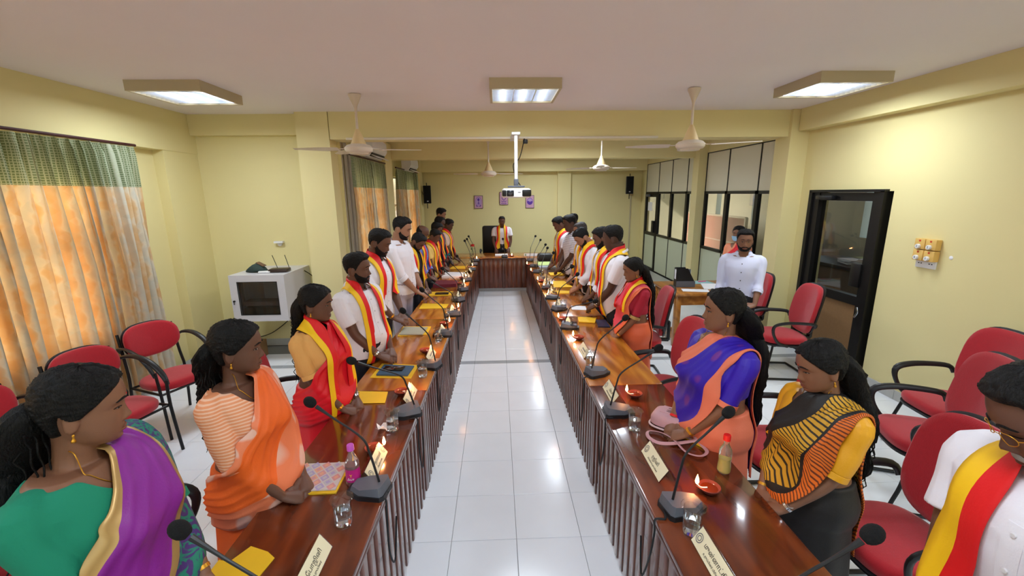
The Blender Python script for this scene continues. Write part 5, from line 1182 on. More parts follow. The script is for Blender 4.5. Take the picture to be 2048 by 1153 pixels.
    sk = skin(P.get('skin', (.42, .29, .22)))
    vox = (.0095, .0062, .0040)[int(q)]
    bo = remesh(body, vox, 'body', sk, root, 1 if q == 2 else 1, dec=(.5, .45, .34)[int(q)] )
    MhS = sc @ Mh
    # --- face parts
    det = q > 0
    def hpart(nm, mb, m_): return mk(nm, xf(mb, MhS), m_, root, angle=80)
    so = vox/HH/hs*.25/1 if q < 2 else .0006
    eb = MB()
    for s_ in (-1, 1):
        top_ = []
        for t in np.linspace(0, 1, 7):
            x = s_*(.013+.034*t); z = .0205+.0065*math.sin(PI*min(t*.8+.1, 1))-.004*t; w_ = .0032*(1-.65*t**2)*P.get('brow', 1.)
            y = float(hd.S(np.array(x), np.array(z)))+.0005+so; top_.append([Vector((x, y-.004, z-w_)), Vector((x, y+.0016, z-w_)), Vector((x, y+.002, z+w_*.3)), Vector((x, y+.001, z+w_)), Vector((x, y-.004, z+w_))])
        eb.loft(top_)
    hpart('eyebrows', eb, P.get('hairm', M_hair) if P.get('hairm') is not M_tashg else M_hair)
    opn = P.get('open', .35)
    for s_ in (-1, 1):
        em = MB(); nx_, nz_ = 12, 8; hw_ = .0135; hh_ = .0055*opn+.0004; zc = -.0015-.0015*(1-opn); G = []
        for i in range(nz_+1):
            row = []
            for j in range(nx_+1):
                u = j/nx_*2-1; v_ = i/nz_*2-1; x = s_*.0305+hw_*u; z = zc+hh_*v_*(1-u*u*.96)+.001*u*s_; row.append(Vector((x, float(hd.S(np.array(x), np.array(z)))+so+.0010*(1-u*u*.9), z)))
            G.append(row)
        ix = P.get('gaze', 0.)
        em.grid(G, 0, lambda i, j: 1 if abs((j+.5)/nx_*2-1-ix) < .40 else 0)
        hpart('eye', em, [M_eyew, M_iris])
    if det:
        ls = MB()
        for s_ in (-1, 1):
            for zo, rr_ in ((1, .0011), (-1, .0005)):
                pts = []
                for u in np.linspace(-1.1, 1.15, 9):
                    x = s_*.0305+.0135*u*s_; z = -.0015-.0015*(1-opn)+zo*(.0055*opn+.0004)*max(1-u*u*.9, 0)+.001*u; pts.append((x, float(hd.S(np.array(x), np.array(z)))+so+.0012, z))
                ls.tube(pts, rr_, 5, sub=2)
        hpart('eyelashes', ls, M_hair)
    lm = MB()
    for zc, hw_, hh_, bulge in ((-.0705, .0225, .0042, .0012), (-.0800, .0200, .0048, .0016)):
        G = []
        for i in range(7):
            row = []
            for j in range(15):
                u = j/7-1; v_ = i/3-1; z = zc+hh_*v_*(1-abs(u)**2.2*.95)+(.0022*abs(u)**2*(-1 if zc > -.075 else 1)); x = hw_*u
                row.append(Vector((x, float(hd.S(np.array(x), np.array(z)))+so+.0003+bulge*(1-v_*v_)*(1-u*u), z)))
            G.append(row)
        lm.grid(G)
    hpart('lips', lm, skin(P.get('lip', tuple(a_*b_ for a_, b_ in zip(P.get('skin', (.42, .29, .22)), (.98, .74, .74))))))
    # --- beard, moustache
    bd = P.get('beard')
    if bd:
        def zl(A, z):
            aa = np.abs(A); lim = np.interp(aa, [0, .30, .5, .9, 1.35, 1.62, 1.75, 3.2], [-.053, -.053, -.062, -.056, -.040, -.004, .0, -.3])
            m = lim-z
            x = .07*np.sin(aa); mouth = ((x/.026)**2+((z+.0755)/.0095)**2); m = np.minimum(m, (mouth-1)*.02)
            nose = ((x/.013)**2+((z+.049)/.008)**2); m = np.minimum(m, (nose-1)*.01)
            return np.where(aa > 1.72, -1, m)
        hpart('beard', hd.shell(zl, lambda A, z: bd*(1+.0*z)+0*A, 60 if det else 36, 96 if det else 56, ztop=-.0, zbot=-.1149, jit=.0010, seed=3, soft=.006), P.get('beardm', M_hair))
    if P.get('tash'):
        tm = MB(); G = []
        tw = P['tash']
        for i in range(7):
            row = []
            for j in range(19):
                u = j/9-1; v_ = i/3-1; x = .027*u; z = -.0605-.007*abs(u)**1.8+.0048*tw*v_*(1-abs(u)**3*.8); row.append(Vector((x, float(hd.S(np.array(x), np.array(z)))+so+.0035*(1-v_*v_)*(1-abs(u)**4)+.0002, z)))
            G.append(row)
        tm.grid(G); hpart('moustache', tm, P.get('beardm', M_hair))
    # --- hair
    style = P.get('hair', 'short'); hm = P.get('hairm', M_hair); th0 = P.get('vol', .012)
    rec = P.get('recede', 0.)
    if style in ('short', 'bald'):
        def zl(A, z):
            aa = np.abs(A); lim = np.interp(aa, [0, .35, .75, 1.05, 1.3, 1.45, 1.62, 1.75, 2.0, 2.6, PI], [.071+rec, .072+rec, .070+rec*1.2, .054+rec, .024, -.012, -.022, .014, .005, -.045, -.055])
            m = z-lim
            if style == 'bald': m = np.where(aa < 1.5, -.02, m); m = np.minimum(m, .052-z+.03*(aa-1.6))
            return m
        def th(A, z):
            aa = np.abs(A); k = s_smooth((z-.0)/.075); side = .0035+.004*s_smooth((aa-1.7)/.6); front = np.exp(-(aa/.9)**2)*.006*P.get('quiff', 1.)
            return side+(th0-side)*k+front*k
        hpart('hair', hd.shell(zl, th, 64 if det else 36, 110 if det else 60, zbot=-.085, jit=.0013 if det else .0012, seed=len(label), soft=.012), hm)
    else:
        part = P.get('part', 0.)
        def zl(A, z):
            aa = np.abs(A); lim = np.interp(aa, [0, .25, .6, .95, 1.25, 1.5, 1.66, 1.9, 2.3, PI], [.070, .067, .056, .038, .012, -.012, -.016, .005, -.06, -.095])
            if style == 'bun_low': pass
            return z-lim
        def th(A, z):
            aa = np.abs(A); t_ = th0*(.75+.35*s_smooth((aa-1)/1.2))
            groove = .006*np.exp(-((A-part)/.09)**2)*s_smooth((z-.05)/.02)
            return t_-groove+.0012*np.sin(14*aa+30*z)
        hpart('hair', hd.shell(zl, th, 80 if det else 40, 120 if det else 64, zbot=-.10, jit=.0014, seed=len(label), soft=.010), hm)
        # length down the back
        back = MhS @ Vector((0, -.105, -.02)); bx = Mh @ Vector((0, -.10, -.03))
        ln = P.get('long', .2); wv = P.get('wave', .006)
        b0 = Mh @ Vector((0, -.085, .02)); b1 = Mh @ Vector((0, -.115, -.04)); side = P.get('hside', 0.)
        yb_ = up_((0, -.050*(.5+.5*fat)-.030, .80)).y
        pts = [b0, b1, Vector((side*.3, min(b1.y, yb_)-.004, .835)), Vector((side*.7, yb_-.014, .79))]
        k = 4
        for i in range(k): pts.append(Vector((side*(.8+.2*i/k)+wv*math.sin(i*2.1), yb_-.012-.004*i, .79-ln*(i+1)/k)))
        w0 = P.get('hw', .03); rr = [(.02, .02), (w0*1.05, .024), (w0*.95, .021), (w0, .020)]+[(w0*(1-.18*i), .019*(1-.16*i)) for i in range(k)]
        rr[-1] = (w0*.25, .006)
        P_, R_ = smooth_path(pts, rr, 7); ns = 30 if det else 16
        rs = sweep(P_, R_, ns, upv=(0, -1, 0)); rj = np.random.RandomState(len(label))
        for i, r in enumerate(rs):
            c = Vector(P_[i])
            for j in range(ns):
                kk = 1+.05*math.sin(j*2.6+i*.22)+.04*math.sin(j*4.4-i*.31)+.03*rj.randn(); kk = 1+(kk-1)*P.get('frizz', 1.); r[j] = c+(r[j]-c)*kk
        mbh = MB().loft(rs)
        if P.get('frizz', 1.) > 1.1 and det:    # loose curls
            for t_ in range(40):
                i0 = rj.randint(4, len(P_)-10); a = rj.rand()*2*PI; c0 = Vector(P_[i0]); w_ = float(R_[i0][0]); dirx = Vector((math.cos(a)*w_, math.sin(a)*.018, 0)); pp = []
                for u in range(8):
                    pp.append(c0+dirx*(1.0+.14*math.sin(u*1.9+a))+Vector((.004*math.sin(u*2.3+a), .004*math.cos(u*2.3), -.016*u)))
                mbh.tube(pp, [.0016]*7+[.0004], 5, sub=2)
        mk('long_hair', xf(mbh, sc), hm, root, angle=100)
        if P.get('bun'):
            bc = Mh @ Vector((0, -.125, .005)); bn = MB(); r_ = P['bun']
            rn = np.random.RandomState(4)
            for i in range(5):
                a = i*1.257; bn.tube([bc+Vector((r_*.75*math.cos(a+u), -.012+.006*math.sin(3*u), r_*.75*math.sin(a+u))) for u in np.linspace(0, 2.2, 6)], [r_*.25, r_*.5, r_*.55, r_*.5, r_*.4, r_*.15], 10, sub=3)
            mk('hair_bun', xf(bn, sc), hm, root)
    # --- jewellery and glasses
    if fem:
        for s_ in (-1, 1):
            ej = MB().lathe([(0, .006), (.003, .004), (.0035, 0), (.002, -.004), (.0055, -.012), (.006, -.017), (0, -.02)], c=(s_*.084, -.010, -.050), n_=12, caps=False)
            hpart('earring', ej, M_gold)
        if P.get('bindi', True):
            hpart('bindi', MB().lathe([(0, .0004), (.0024, .0002), (.0026, -.001)], c=(0, float(hd.S(np.array(0.), np.array(.028)))+.001, .028), axis=(0, 1, 0), n_=12), M_rd)
    if P.get('glasses'):
        gm = MB()
        for s_ in (-1, 1):
            gm.tube([(s_*.031+.020*math.cos(a), .0945-.010*abs(math.cos(a))*(1 if math.cos(a)*s_ > 0 else 0), -.002+.015*math.sin(a)) for a in np.linspace(0, 2*PI, 33)], .0010, 6, caps=False)
            gm.tube([(s_*.051, .085, .0), (s_*.074, .055, .003), (s_*.083, -.01, -.002)], .0011, 6, sub=3)
        gm.tube([(-.011, .0945, 0), (0, .098, .003), (.011, .0945, 0)], .0010, 6, sub=3); hpart('glasses', gm, M_gold)
    if P.get('mask'):
        G = []
        for i in range(9):
            z = -.028-.080*i/8; A_ = np.linspace(-1.15, 1.15, 15); x, y, _ = hd.pt(A_, np.full(15, z)); y = np.maximum(y, hd.row(z)[0]*.9+.014*(1-(A_/1.15)**2))
            G.append([Vector((x[j]*1.04, y[j]+.004, z)) for j in range(15)])
        hpart('face_mask', thicken(G, .002), mat('blue_mask', (.60, .76, .88), .7))
    # --- lower garment
    low = P.get('low', 'skirt' if fem else 'trousers'); lowm = P.get('lowm', M_trd); g = MB()
    if low == 'skirt':
        rg = []
        for z in np.linspace(.01, .60, 26):
            f = [np.interp(max(z, .46), np.array(TORSO)[:, 0], np.array(TORSO)[:, k]) for k in (1, 2, 3)]
            spread = .035*max(0, (.50-z)/.5); ring = sec(max(z, .30) if z > .46 else .50, f[0], f[1], f[2], .010+spread, n=56)
            rr_ = []
            for j, v_ in enumerate(ring):
                a = 2*PI*j/56; k = .006*math.sin(9*a+z*4)*max(0, (.6-z)/.6)+.010*math.sin(26*a)*math.exp(-((a if a < PI else a-2*PI)/.5)**2)*max(0, (.56-z)/.5)
                c = Vector((0, f[0], 0)); d_ = Vector((v_.x, v_.y-f[0], 0)); d_ = d_/max(d_.length, 1e-6); rr_.append(Vector((v_.x+d_.x*k, v_.y+d_.y*k, z if z < .5 else v_.z)))
            rg.append(rr_)
        g.loft(rg); lo_ = remesh(xf(g, sc), .016 if q == 0 else .010, 'saree_skirt', lowm, root, 1, dec=.5)
    else:
        g.loft(torso(.46, .575, .009, 28))
        for s_ in (-1, 1): g.tube([(s_*.048*fat, 0, .52), (s_*.052*fat, .003, .44), (s_*.056, .006, .28), (s_*.060, 0, .16), (s_*.062, -.006, .035)], [.052*fat, .053*fat, .040, .035, .034], 18, sub=4)
        lo_ = remesh(xf(g, sc), .016 if q == 0 else .011, 'trousers', lowm, root, 1, dec=.5)
    for s_ in (-1, 1):
        sh_ = MB().loft([[Vector((s_*.060+w_*math.cos(a), y_, .002+h_*(.5+.5*math.sin(a)))) for a in np.linspace(0, 2*PI, 14, endpoint=False)] for y_, w_, h_ in ((-.042, .012, .02), (-.034, .020, .035), (-.01, .021, .038), (.03, .023, .026), (.07, .025, .02), (.095, .018, .014), (.102, .008, .008))])
        mk('shoe', xf(sh_, sc), P.get('shoem', M_shoe), root)
    # --- upper garment
    um = P.get('topm', M_wsh); sl = P.get('sleeve', .62); hem = P.get('hem', .455)
    rf = np.random.RandomState(len(label)+3); K = [(rf.randn(3)*14, rf.rand()*6.28, rf.rand()) for _ in range(7)]
    amp = P.get('crease', 1.)*(.0034 if q else .0022)
    def post(co, no):
        c = co/HH; d = np.zeros(len(c))
        for kv, ph, w_ in K:
            d += (.4+w_)*np.sin(c @ (kv*np.array([1, 1, .8])) + ph + 2*np.sin(c[:, 2]*17+ph))
        fa_ = .6+.8*np.exp(-((c[:, 2]-.60)/.07)**2)
        # armhole creases
        d += 1.6*np.sin((c[:, 2]*.8+np.abs(c[:, 0])*.9)*95)*np.exp(-((np.abs(c[:, 0])-.10)/.03)**2)*np.exp(-((c[:, 2]-.74)/.05)**2)
        return co+no*(d*fa_*amp*HH*.42)[:, None]
    sink = P.get('vneck', 0.)
    if not fem or P.get('style') == 'shirt':
        t_ = MB(); rg = torso(hem, .822, .0095, 32)
        for i, r in enumerate(rg[:4]):      # the hem hangs a little wider
            pass
        t_.loft(rg)
        t_.loft([[up_((0, -.012, .799))+Vector((.103*sw*math.cos(a)*k_, (.036)*math.sin(a)*kk, zz_)) for a in np.linspace(0, 2*PI, 20, endpoint=False)] for k_, kk, zz_ in ((1.04, 1, -.018), (1.03, 1.05, .013), (.76, 1.05, .032), (.48, 1.0, .045), (.40, .95, .052))])
        for s_ in (-1, 1): arm(t_, s_, .0085, 0, sl, 16, flare=P.get('flare', .006 if sl < 1 else .001))
        ncx = up_((0, .016, .862)); rn_ = .052
        def cutf(co):
            c = co/HH-np.array(ncx); return (c[:, 0]**2/.62+c[:, 1]**2*1.05+c[:, 2]**2*.62) < (rn_*nf*.98)**2*(.55)
        to = remesh(xf(t_, sc), (.012, .008, .0055)[int(q)], 'shirt', um, root, 2, dec=(.6, .6, .6)[int(q)], post=post, cutf=cutf)
        # collar
        cb = up_((0, -.012, .838)); G = []
        for a in np.linspace(-2.72, 2.72, 26):
            r0 = .043*nf+.002; rowc = []
            fr_ = max(0, (abs(a)-1.6)/1.12)
            for h_, ro in ((.0, .004), (.010, .001), (.016, .002), (.013, .007), (.002-.006*fr_, .012)):
                x = (r0+ro)*math.sin(a+PI); y = (r0*.95+ro)*math.cos(a+PI); rowc.append(cb+Vector((x, y+.002, h_-.012-.40*(y+.0))))
            G.append(rowc)
        mk('collar', xf(thicken(G, .002), sc), P.get('collarm', um), root)
        bv0 = bvh_of([to])
        if det and P.get('buttons', True):
            pl = []
            for z in np.linspace(hem+.01, .80, 18):
                row = []
                for u in (-.012, .012):
                    o_ = up_((u, .3, z))*HH; h_ = bv0.ray_cast(o_, Vector((0, -1, 0))); row.append((h_[0] if h_[0] else up_((u, .07, z))*HH)+Vector((0, .0022, 0)))
                pl.append(row)
            mk('placket', thicken(pl, .003), um, root)
            for k in range(6):
                z = .50+.057*k; o_ = up_((0, .3, z))*HH; h_ = bv0.ray_cast(o_, Vector((0, -1, 0)))
                if h_[0]: mk('button', MB().lathe([(0, .003), (.005, .003), (.0058, .001), (.0058, -.002)], c=h_[0]+Vector((0, .003, 0)), axis=(0, 1, 0), n_=12), P.get('btnm', M_btn), root)
        if sl > 1.05:     # rolled cuffs
            for s_ in (-1, 1):
                E_, W_ = EL[s_], WR[s_]; t = sl-1; c = E_.lerp(W_, t); dn = (W_-E_).normalized(); mk('cuff', xf(MB().lathe([(.027*af, -.016), (.029*af, -.014), (.0295*af, .012), (.026*af, .014)], c=c, axis=dn, n_=20, caps=False), sc), um, root)
    else:
        t_ = MB(); t_.loft(torso(.655, .822, .0065, 32))
        t_.loft([[up_((0, -.012, .792))+Vector((.100*sw*math.cos(a)*k_, (.036)*math.sin(a)*kk, zz_)) for a in np.linspace(0, 2*PI, 20, endpoint=False)] for k_, kk, zz_ in ((1., 1, -.018), (.98, 1, .008), (.66, 1., .025), (.40, .6, .034))])
        for s_ in (-1, 1): arm(t_, s_, .0058, 0, sl, 16, flare=P.get('flare', .002))
        ncx = up_((0, .030, .850))
        def cutf(co):
            c = co/HH-np.array(ncx); f_ = (c[:, 0]/.060)**2+(c[:, 2]/.070)**2+(np.minimum(c[:, 1], 0)/.05)**2 < 1
            cb_ = co/HH-np.array(up_((0, -.075, .85))); return f_ | ((cb_[:, 0]/.055)**2+(cb_[:, 1]/.06)**2+(cb_[:, 2]/.05)**2 < 1)
        to = remesh(xf(t_, sc), (.012, .008, .0052)[int(q)], 'blouse', um, root, 2, dec=.6, post=post, cutf=cutf)
        if q == 2 or P.get('trim'):
            for s_ in (-1, 1):
                c = SH[s_].lerp(EL[s_], sl*.985); dn = (EL[s_]-SH[s_]).normalized(); mk('sleeve_border', xf(MB().lathe([(.0275*af+.007, -.010), (.0285*af+.007, -.009), (.0285*af+.0075, .008), (.0265*af+.006, .009)], c=c, axis=dn, n_=22, caps=False), sc), P.get('borderm', M_gold), root)
    # --- saree drape
    bvs = bvh_of([bo, to, lo_])
    S3 = lambda v_: Vector(v_)*HH
    if fem and P.get('style') != 'shirt':
        pm, pb = P['pallu'], P.get('pallub', M_gold)
        w_ = P.get('pw', .17); b2 = P.get('band', 2)
        g = [((.105, -.05, .52), (1, -.5, 0), (0, 0, 1)), ((.11, .03, .535), (1, .4, 0), (0, -.1, 1)), ((.08, .075, .57), (.6, .9, 0), (.30, -.1, .95)), ((.040, .10, .63), (.3, 1, 0), (.62, 0, .78)), ((.005, .10, .695), (-.1, 1, .1), (.84, 0, .54)), ((-.035, .085, .755), (-.2, .9, .4), (.95, 0, .30)), ((-.060, .035, .812), (-.1, .5, 1), (1, .1, .05)), ((-.064, -.030, .815), (-.1, -.5, .9), (1, 0, 0)), ((-.066, -.070, .755), (-.1, -1, .1), (1, 0, 0)), ((-.066, -.080, .66), (0, -1, 0), (1, 0, 0)), ((-.066, -.085, .56), (0, -1, 0), (1, 0, 0)), ((-.066, -.095, .45), (0, -1, 0), (1, 0, 0)), ((-.066, -.10, .36), (0, -1, 0), (1, 0, 0))]
        ns_ = P.get('shw', .105)
        wprof = lambda t: np.interp(t, [0, .12, .25, .34, .42, .50, .6, 1], [.8, 1., 1.35, 1.35, 1.0, .64, .60, .66])
        gg = [(S3(up_(a_)) if a_[2] > .5 else S3(a_), b_, c_) for a_, b_, c_ in g]
        na_ = 20; bL = P.get('bandL', [(2, 1)]); bR = P.get('bandR', [(2, 1)]); cm = [0]*na_; c_ = 0
        for n_c, m_c in bL:
            for _ in range(n_c): cm[c_] = m_c; c_ += 1
        c_ = na_-1
        for n_c, m_c in bR:
            for _ in range(n_c): cm[c_] = m_c; c_ -= 1
        G = ribbon(bvs, gg, w_*HH, .006*HH, na_, 6, outf=.05, fold=.006*HH, seed=len(label), taper=wprof, smooth=3)
        pl_ = mk('pallu', thicken(G, .003, lambda i, j: cm[min(j, na_-1)]), [pm, pb]+([P['pallu3']] if P.get('pallu3') else []), root, angle=180)
        uv_ = pl_.data.uv_layers.new(name='UVMap'); nr_, nc_ = len(G), na_+1; li_ = np.zeros(len(pl_.data.loops), int); pl_.data.loops.foreach_get('vertex_index', li_); li_ = li_ % (nr_*nc_); uv_.data.foreach_set('uv', np.stack([(li_ % nc_)/na_*.35, (li_//nc_)/nr_*1.9], 1).ravel())
        bvs = bvh_of([bo, to, lo_])
    # --- striped scarf
    sf = P.get('scarf')
    if sf:
        lnL, lnR = P.get('sl', (.50, .50))
        def side(s_, zend):
            wx = .052*sw*(.6+.4*fat); o = []
            for z, x, y, n_, w2 in ((zend, wx*1.15, .085, (s_*.15, 1, 0), (1, 0, 0)), ((zend+.66)/2, wx*1.15, .09, (s_*.15, 1, 0), (1, 0, 0)), (.68, wx*1.12, .085, (s_*.15, 1, .1), (1, 0, 0)), (.75, wx*1.05, .075, (s_*.15, 1, .3), (1, 0, .0)), (.805, wx*.98, .038, (s_*.1, .6, .8), (.95, .3, -.25)), (.836, .046*nf, -.002, (s_*.3, .1, 1), (.7, .55, -.3))):
                o.append(((s_*x, y, z), n_, (w2[0], w2[1]*-s_, w2[2]*s_)))
            return o
        L_ = side(-1, lnL); R_ = side(1, lnR)[::-1]
        mid = [((-.028*nf, -.048, .850), (-.3, -.7, .7), (.5, .8, .45)), ((0, -.058, .853), (0, -.8, .6), (0, .62, .78)), ((.028*nf, -.048, .850), (.3, -.7, .7), (-.5, .8, .45))]
        # keep the inner edge on the same side of the band all along
        Lw = [(a_, b_, (c_[0], c_[1], c_[2])) for a_, b_, c_ in L_]; Rw = [(a_, b_, (-c_[0], -c_[1], -c_[2])) for a_, b_, c_ in R_]
        gs = [(S3(up_(a_)) , b_, c_) for a_, b_, c_ in Lw+mid+Rw]
        bvs2 = bvh_of([bo, to, lo_]+([o for o in root.children if o.name.startswith('pallu')]))
        G = ribbon(bvs2, gs, P.get('scw', .058)*HH, .008*HH, 6, 5, outf=.045, fold=.0015*HH, seed=1, smooth=4)
        ms = [M_ywh, M_rd] if sf == 'yr' else [M_rd, M_ywh]      # outer, inner
        mk('striped_scarf', thicken(G, .0025, lambda i, j: 1 if j >= 3 else 0), ms, root, angle=180)
    # --- wrist things
    for s_, kind in P.get('wrist', {}).items():
        E_, W_ = EL[s_], WR[s_]; c = E_.lerp(W_, .90); dn = (W_-E_).normalized(); m_ = {'gold': M_gold, 'steel': M_steel, 'red': M_rd, 'white': M_white}[kind]; r_ = .0135*af
        b_ = MB().lathe([(r_, -.004), (r_+.002, -.004), (r_+.002, .004), (r_, .004)], c=c, axis=dn, n_=20, caps=False)
        if kind in ('steel', 'white'): b_.lathe([(0, 0), (.010, 0), (.010, .004), (0, .004)], c=c+Vector((s_*.6, .2, .8)).normalized()*(r_+.0005), axis=(s_*.6, .2, .8), n_=16)
        mk('bangle' if kind in ('gold', 'red') else 'wrist_watch', xf(b_, sc), m_, root)
    if P.get('chain'):
        pts = [((s2*.036*nf*math.cos(t)), .0+.052*math.sin(t)*1.0, .835-.045*math.sin(t)) for s2 in (1,) for t in np.linspace(-.5, PI+.5, 17)]
        bvb = bvh_of([bo]); pp = []
        for x, y, z in pts:
            q_ = S3(up_((x*1.25, y+.03, z+.006))); h_ = bvb.find_nearest(q_); d_ = (q_-h_[0]).normalized(); pp.append(h_[0]+d_*.003)
        mk('necklace', MB().tube(pp, .0014, 6, sub=3), M_gold, root)
    return root
SK1 = (.50, .34, .25); SK2 = (.39, .26, .20); SK3 = (.60, .43, .335); SK4 = (.30, .20, .16)
def R_(face=-90): return face
L, Rr = 90, -90
M_purple = cloth('purple_silk', (.52, .13, .55), rough=.5); M_green = cloth('green_blouse', (.07, .50, .38)); M_vio = cloth('violet_border', (.35, .22, .50)); M_goldz = mat('zari_border', (.72, .58, .36), .4, metal=.4)
M_orange = cloth('orange_silk', (.93, .40, .13), rough=.55); M_peach = cloth('peach_blouse', (.90, .60, .42), rough=.6, noise=.15, nscale=40); M_pz = cloth('salmon_zari', (.92, .56, .40), rough=.45)
M_redsilk = cloth('red_silk', (.86, .08, .15), rough=.45); M_tan = cloth('tan_blouse', (.86, .64, .36))
M_blue = cloth('royal_blue_silk', (.20, .10, .68), rough=.5, noise=.25, nscale=6); M_coral = cloth('coral_silk', (.90, .48, .36), rough=.6)
M_mus = cloth('mustard_blouse', (.90, .64, .10), rough=.45); M_blk = cloth('black_silk', (.10, .085, .085), rough=.6); M_gstr = cloth('mustard_stripe', (.80, .60, .16), rough=.6, noise=.35, nscale=25)
M_pink = cloth('pink_silk', (.86, .28, .36), rough=.5); M_porange = cloth('orange_pink_silk', (.90, .42, .26), rough=.5); M_dkpink = cloth('deep_pink_blouse', (.66, .13, .22))
M_pale = cloth('pale_blue_shirt', (.82, .83, .92)); M_bk = cloth('black_shirt', (.09, .085, .095)); M_blu = cloth('periwinkle_shirt', (.44, .52, .86)); M_yelS = cloth('pale_yellow_shirt', (.90, .78, .45)); M_mar = cloth('dark_maroon_shirt', (.20, .10, .12)); M_teal = cloth('teal_shirt', (.08, .36, .40)); M_beige = cloth('beige_shirt', (.84, .74, .66)); M_grytr = cloth('light_grey_trousers', (.66, .62, .66))
chk = cloth('checked_shirt', (.86, .87, .92)); n, p = nodes_of(chk)
tc = n.nodes.new('ShaderNodeTexCoord'); br = n.nodes.new('ShaderNodeTexBrick'); br.inputs['Scale'].default_value = 22; br.inputs['Color1'].default_value = br.inputs['Color2'].default_value = (*s2l((.87, .88, .93)), 1); br.inputs['Mortar'].default_value = (*s2l((.16, .18, .28)), 1); br.inputs['Mortar Size'].default_value = .035; br.offset = 0
br.inputs['Brick Width'].default_value = .6; br.inputs['Row Height'].default_value = .6
sx = n.nodes.new('ShaderNodeSeparateXYZ'); cx = n.nodes.new('ShaderNodeCombineXYZ'); ad = n.nodes.new('ShaderNodeMath'); ad.operation = 'ADD'
n.links.new(tc.outputs['Object'], sx.inputs[0]); n.links.new(sx.outputs[0], ad.inputs[0]); n.links.new(sx.outputs[1], ad.inputs[1]); n.links.new(ad.outputs[0], cx.inputs[0]); n.links.new(sx.outputs[2], cx.inputs[1]); n.links.new(cx.outputs[0], br.inputs['Vector']); n.links.new(br.outputs[0], p.inputs['Base Color'])

def pattern(name, base, fg, kind, scale=(10, 10), rough=.6, cut=.35):
    m = mat(name, base, rough, bump=.1, bscale=200); n, p = nodes_of(m)
    uv = n.nodes.new('ShaderNodeUVMap' if kind != 'rib' else 'ShaderNodeTexCoord'); mp = n.nodes.new('ShaderNodeMapping'); mp.inputs['Scale'].default_value = (*scale, scale[1] if kind == 'rib' else 1); n.links.new(uv.outputs['UV' if kind != 'rib' else 'Object'], mp.inputs[0])
    if kind in ('stripe', 'rib'):
        t = n.nodes.new('ShaderNodeTexWave'); t.inputs['Scale'].default_value = 1; t.bands_direction = 'Y' if kind == 'stripe' else 'Z'; t.inputs['Distortion'].default_value = .25; o_ = t.outputs['Fac']
    else:
        t = n.nodes.new('ShaderNodeTexNoise' if kind == 'floral' else 'ShaderNodeTexVoronoi'); t.inputs['Scale'].default_value = 1
        if kind == 'floral': t.inputs['Detail'].default_value = 2; t.inputs['Distortion'].default_value = 2.5; o_ = t.outputs[0]
        else: t.inputs['Randomness'].default_value = .35; o_ = t.outputs['Distance']
    n.links.new(mp.outputs[0], t.inputs['Vector']); gt = n.nodes.new('ShaderNodeMapRange'); gt.inputs[1].default_value = cut-.04; gt.inputs[2].default_value = cut+.04; n.links.new(o_, gt.inputs[0])
    mx = n.nodes.new('ShaderNodeMix'); mx.data_type = 'RGBA'; n.links.new(gt.outputs[0], mx.inputs[0]); a, b = (base, fg) if kind != 'dots' else (fg, base)
    mx.inputs[6].default_value = (*s2l(a), 1); mx.inputs[7].default_value = (*s2l(b), 1); n.links.new(mx.outputs[2], p.inputs['Base Color']); return m
M_floral = pattern('violet_green_floral_border', (.28, .16, .42), (.10, .48, .38), 'floral', (26, 22), cut=.50)
M_medal = pattern('salmon_medallion_border', (.92, .50, .33), (.90, .70, .62), 'dots', (9, 6), cut=.30)
M_bluesp = pattern('blue_spotted_silk', (.19, .09, .66), (.42, .16, .55), 'dots', (9, 6), cut=.26)
M_mstr = pattern('mustard_black_stripes', (.78, .58, .14), (.16, .12, .07), 'stripe', (1, 13), cut=.74)
M_oblk = pattern('orange_brown_ikat', (.86, .42, .10), (.40, .16, .07), 'stripe', (1, 20), cut=.7)
M_ribb = pattern('ribbed_peach_blouse', (.90, .58, .40), (.94, .74, .62), 'rib', (3, 24), cut=.6)
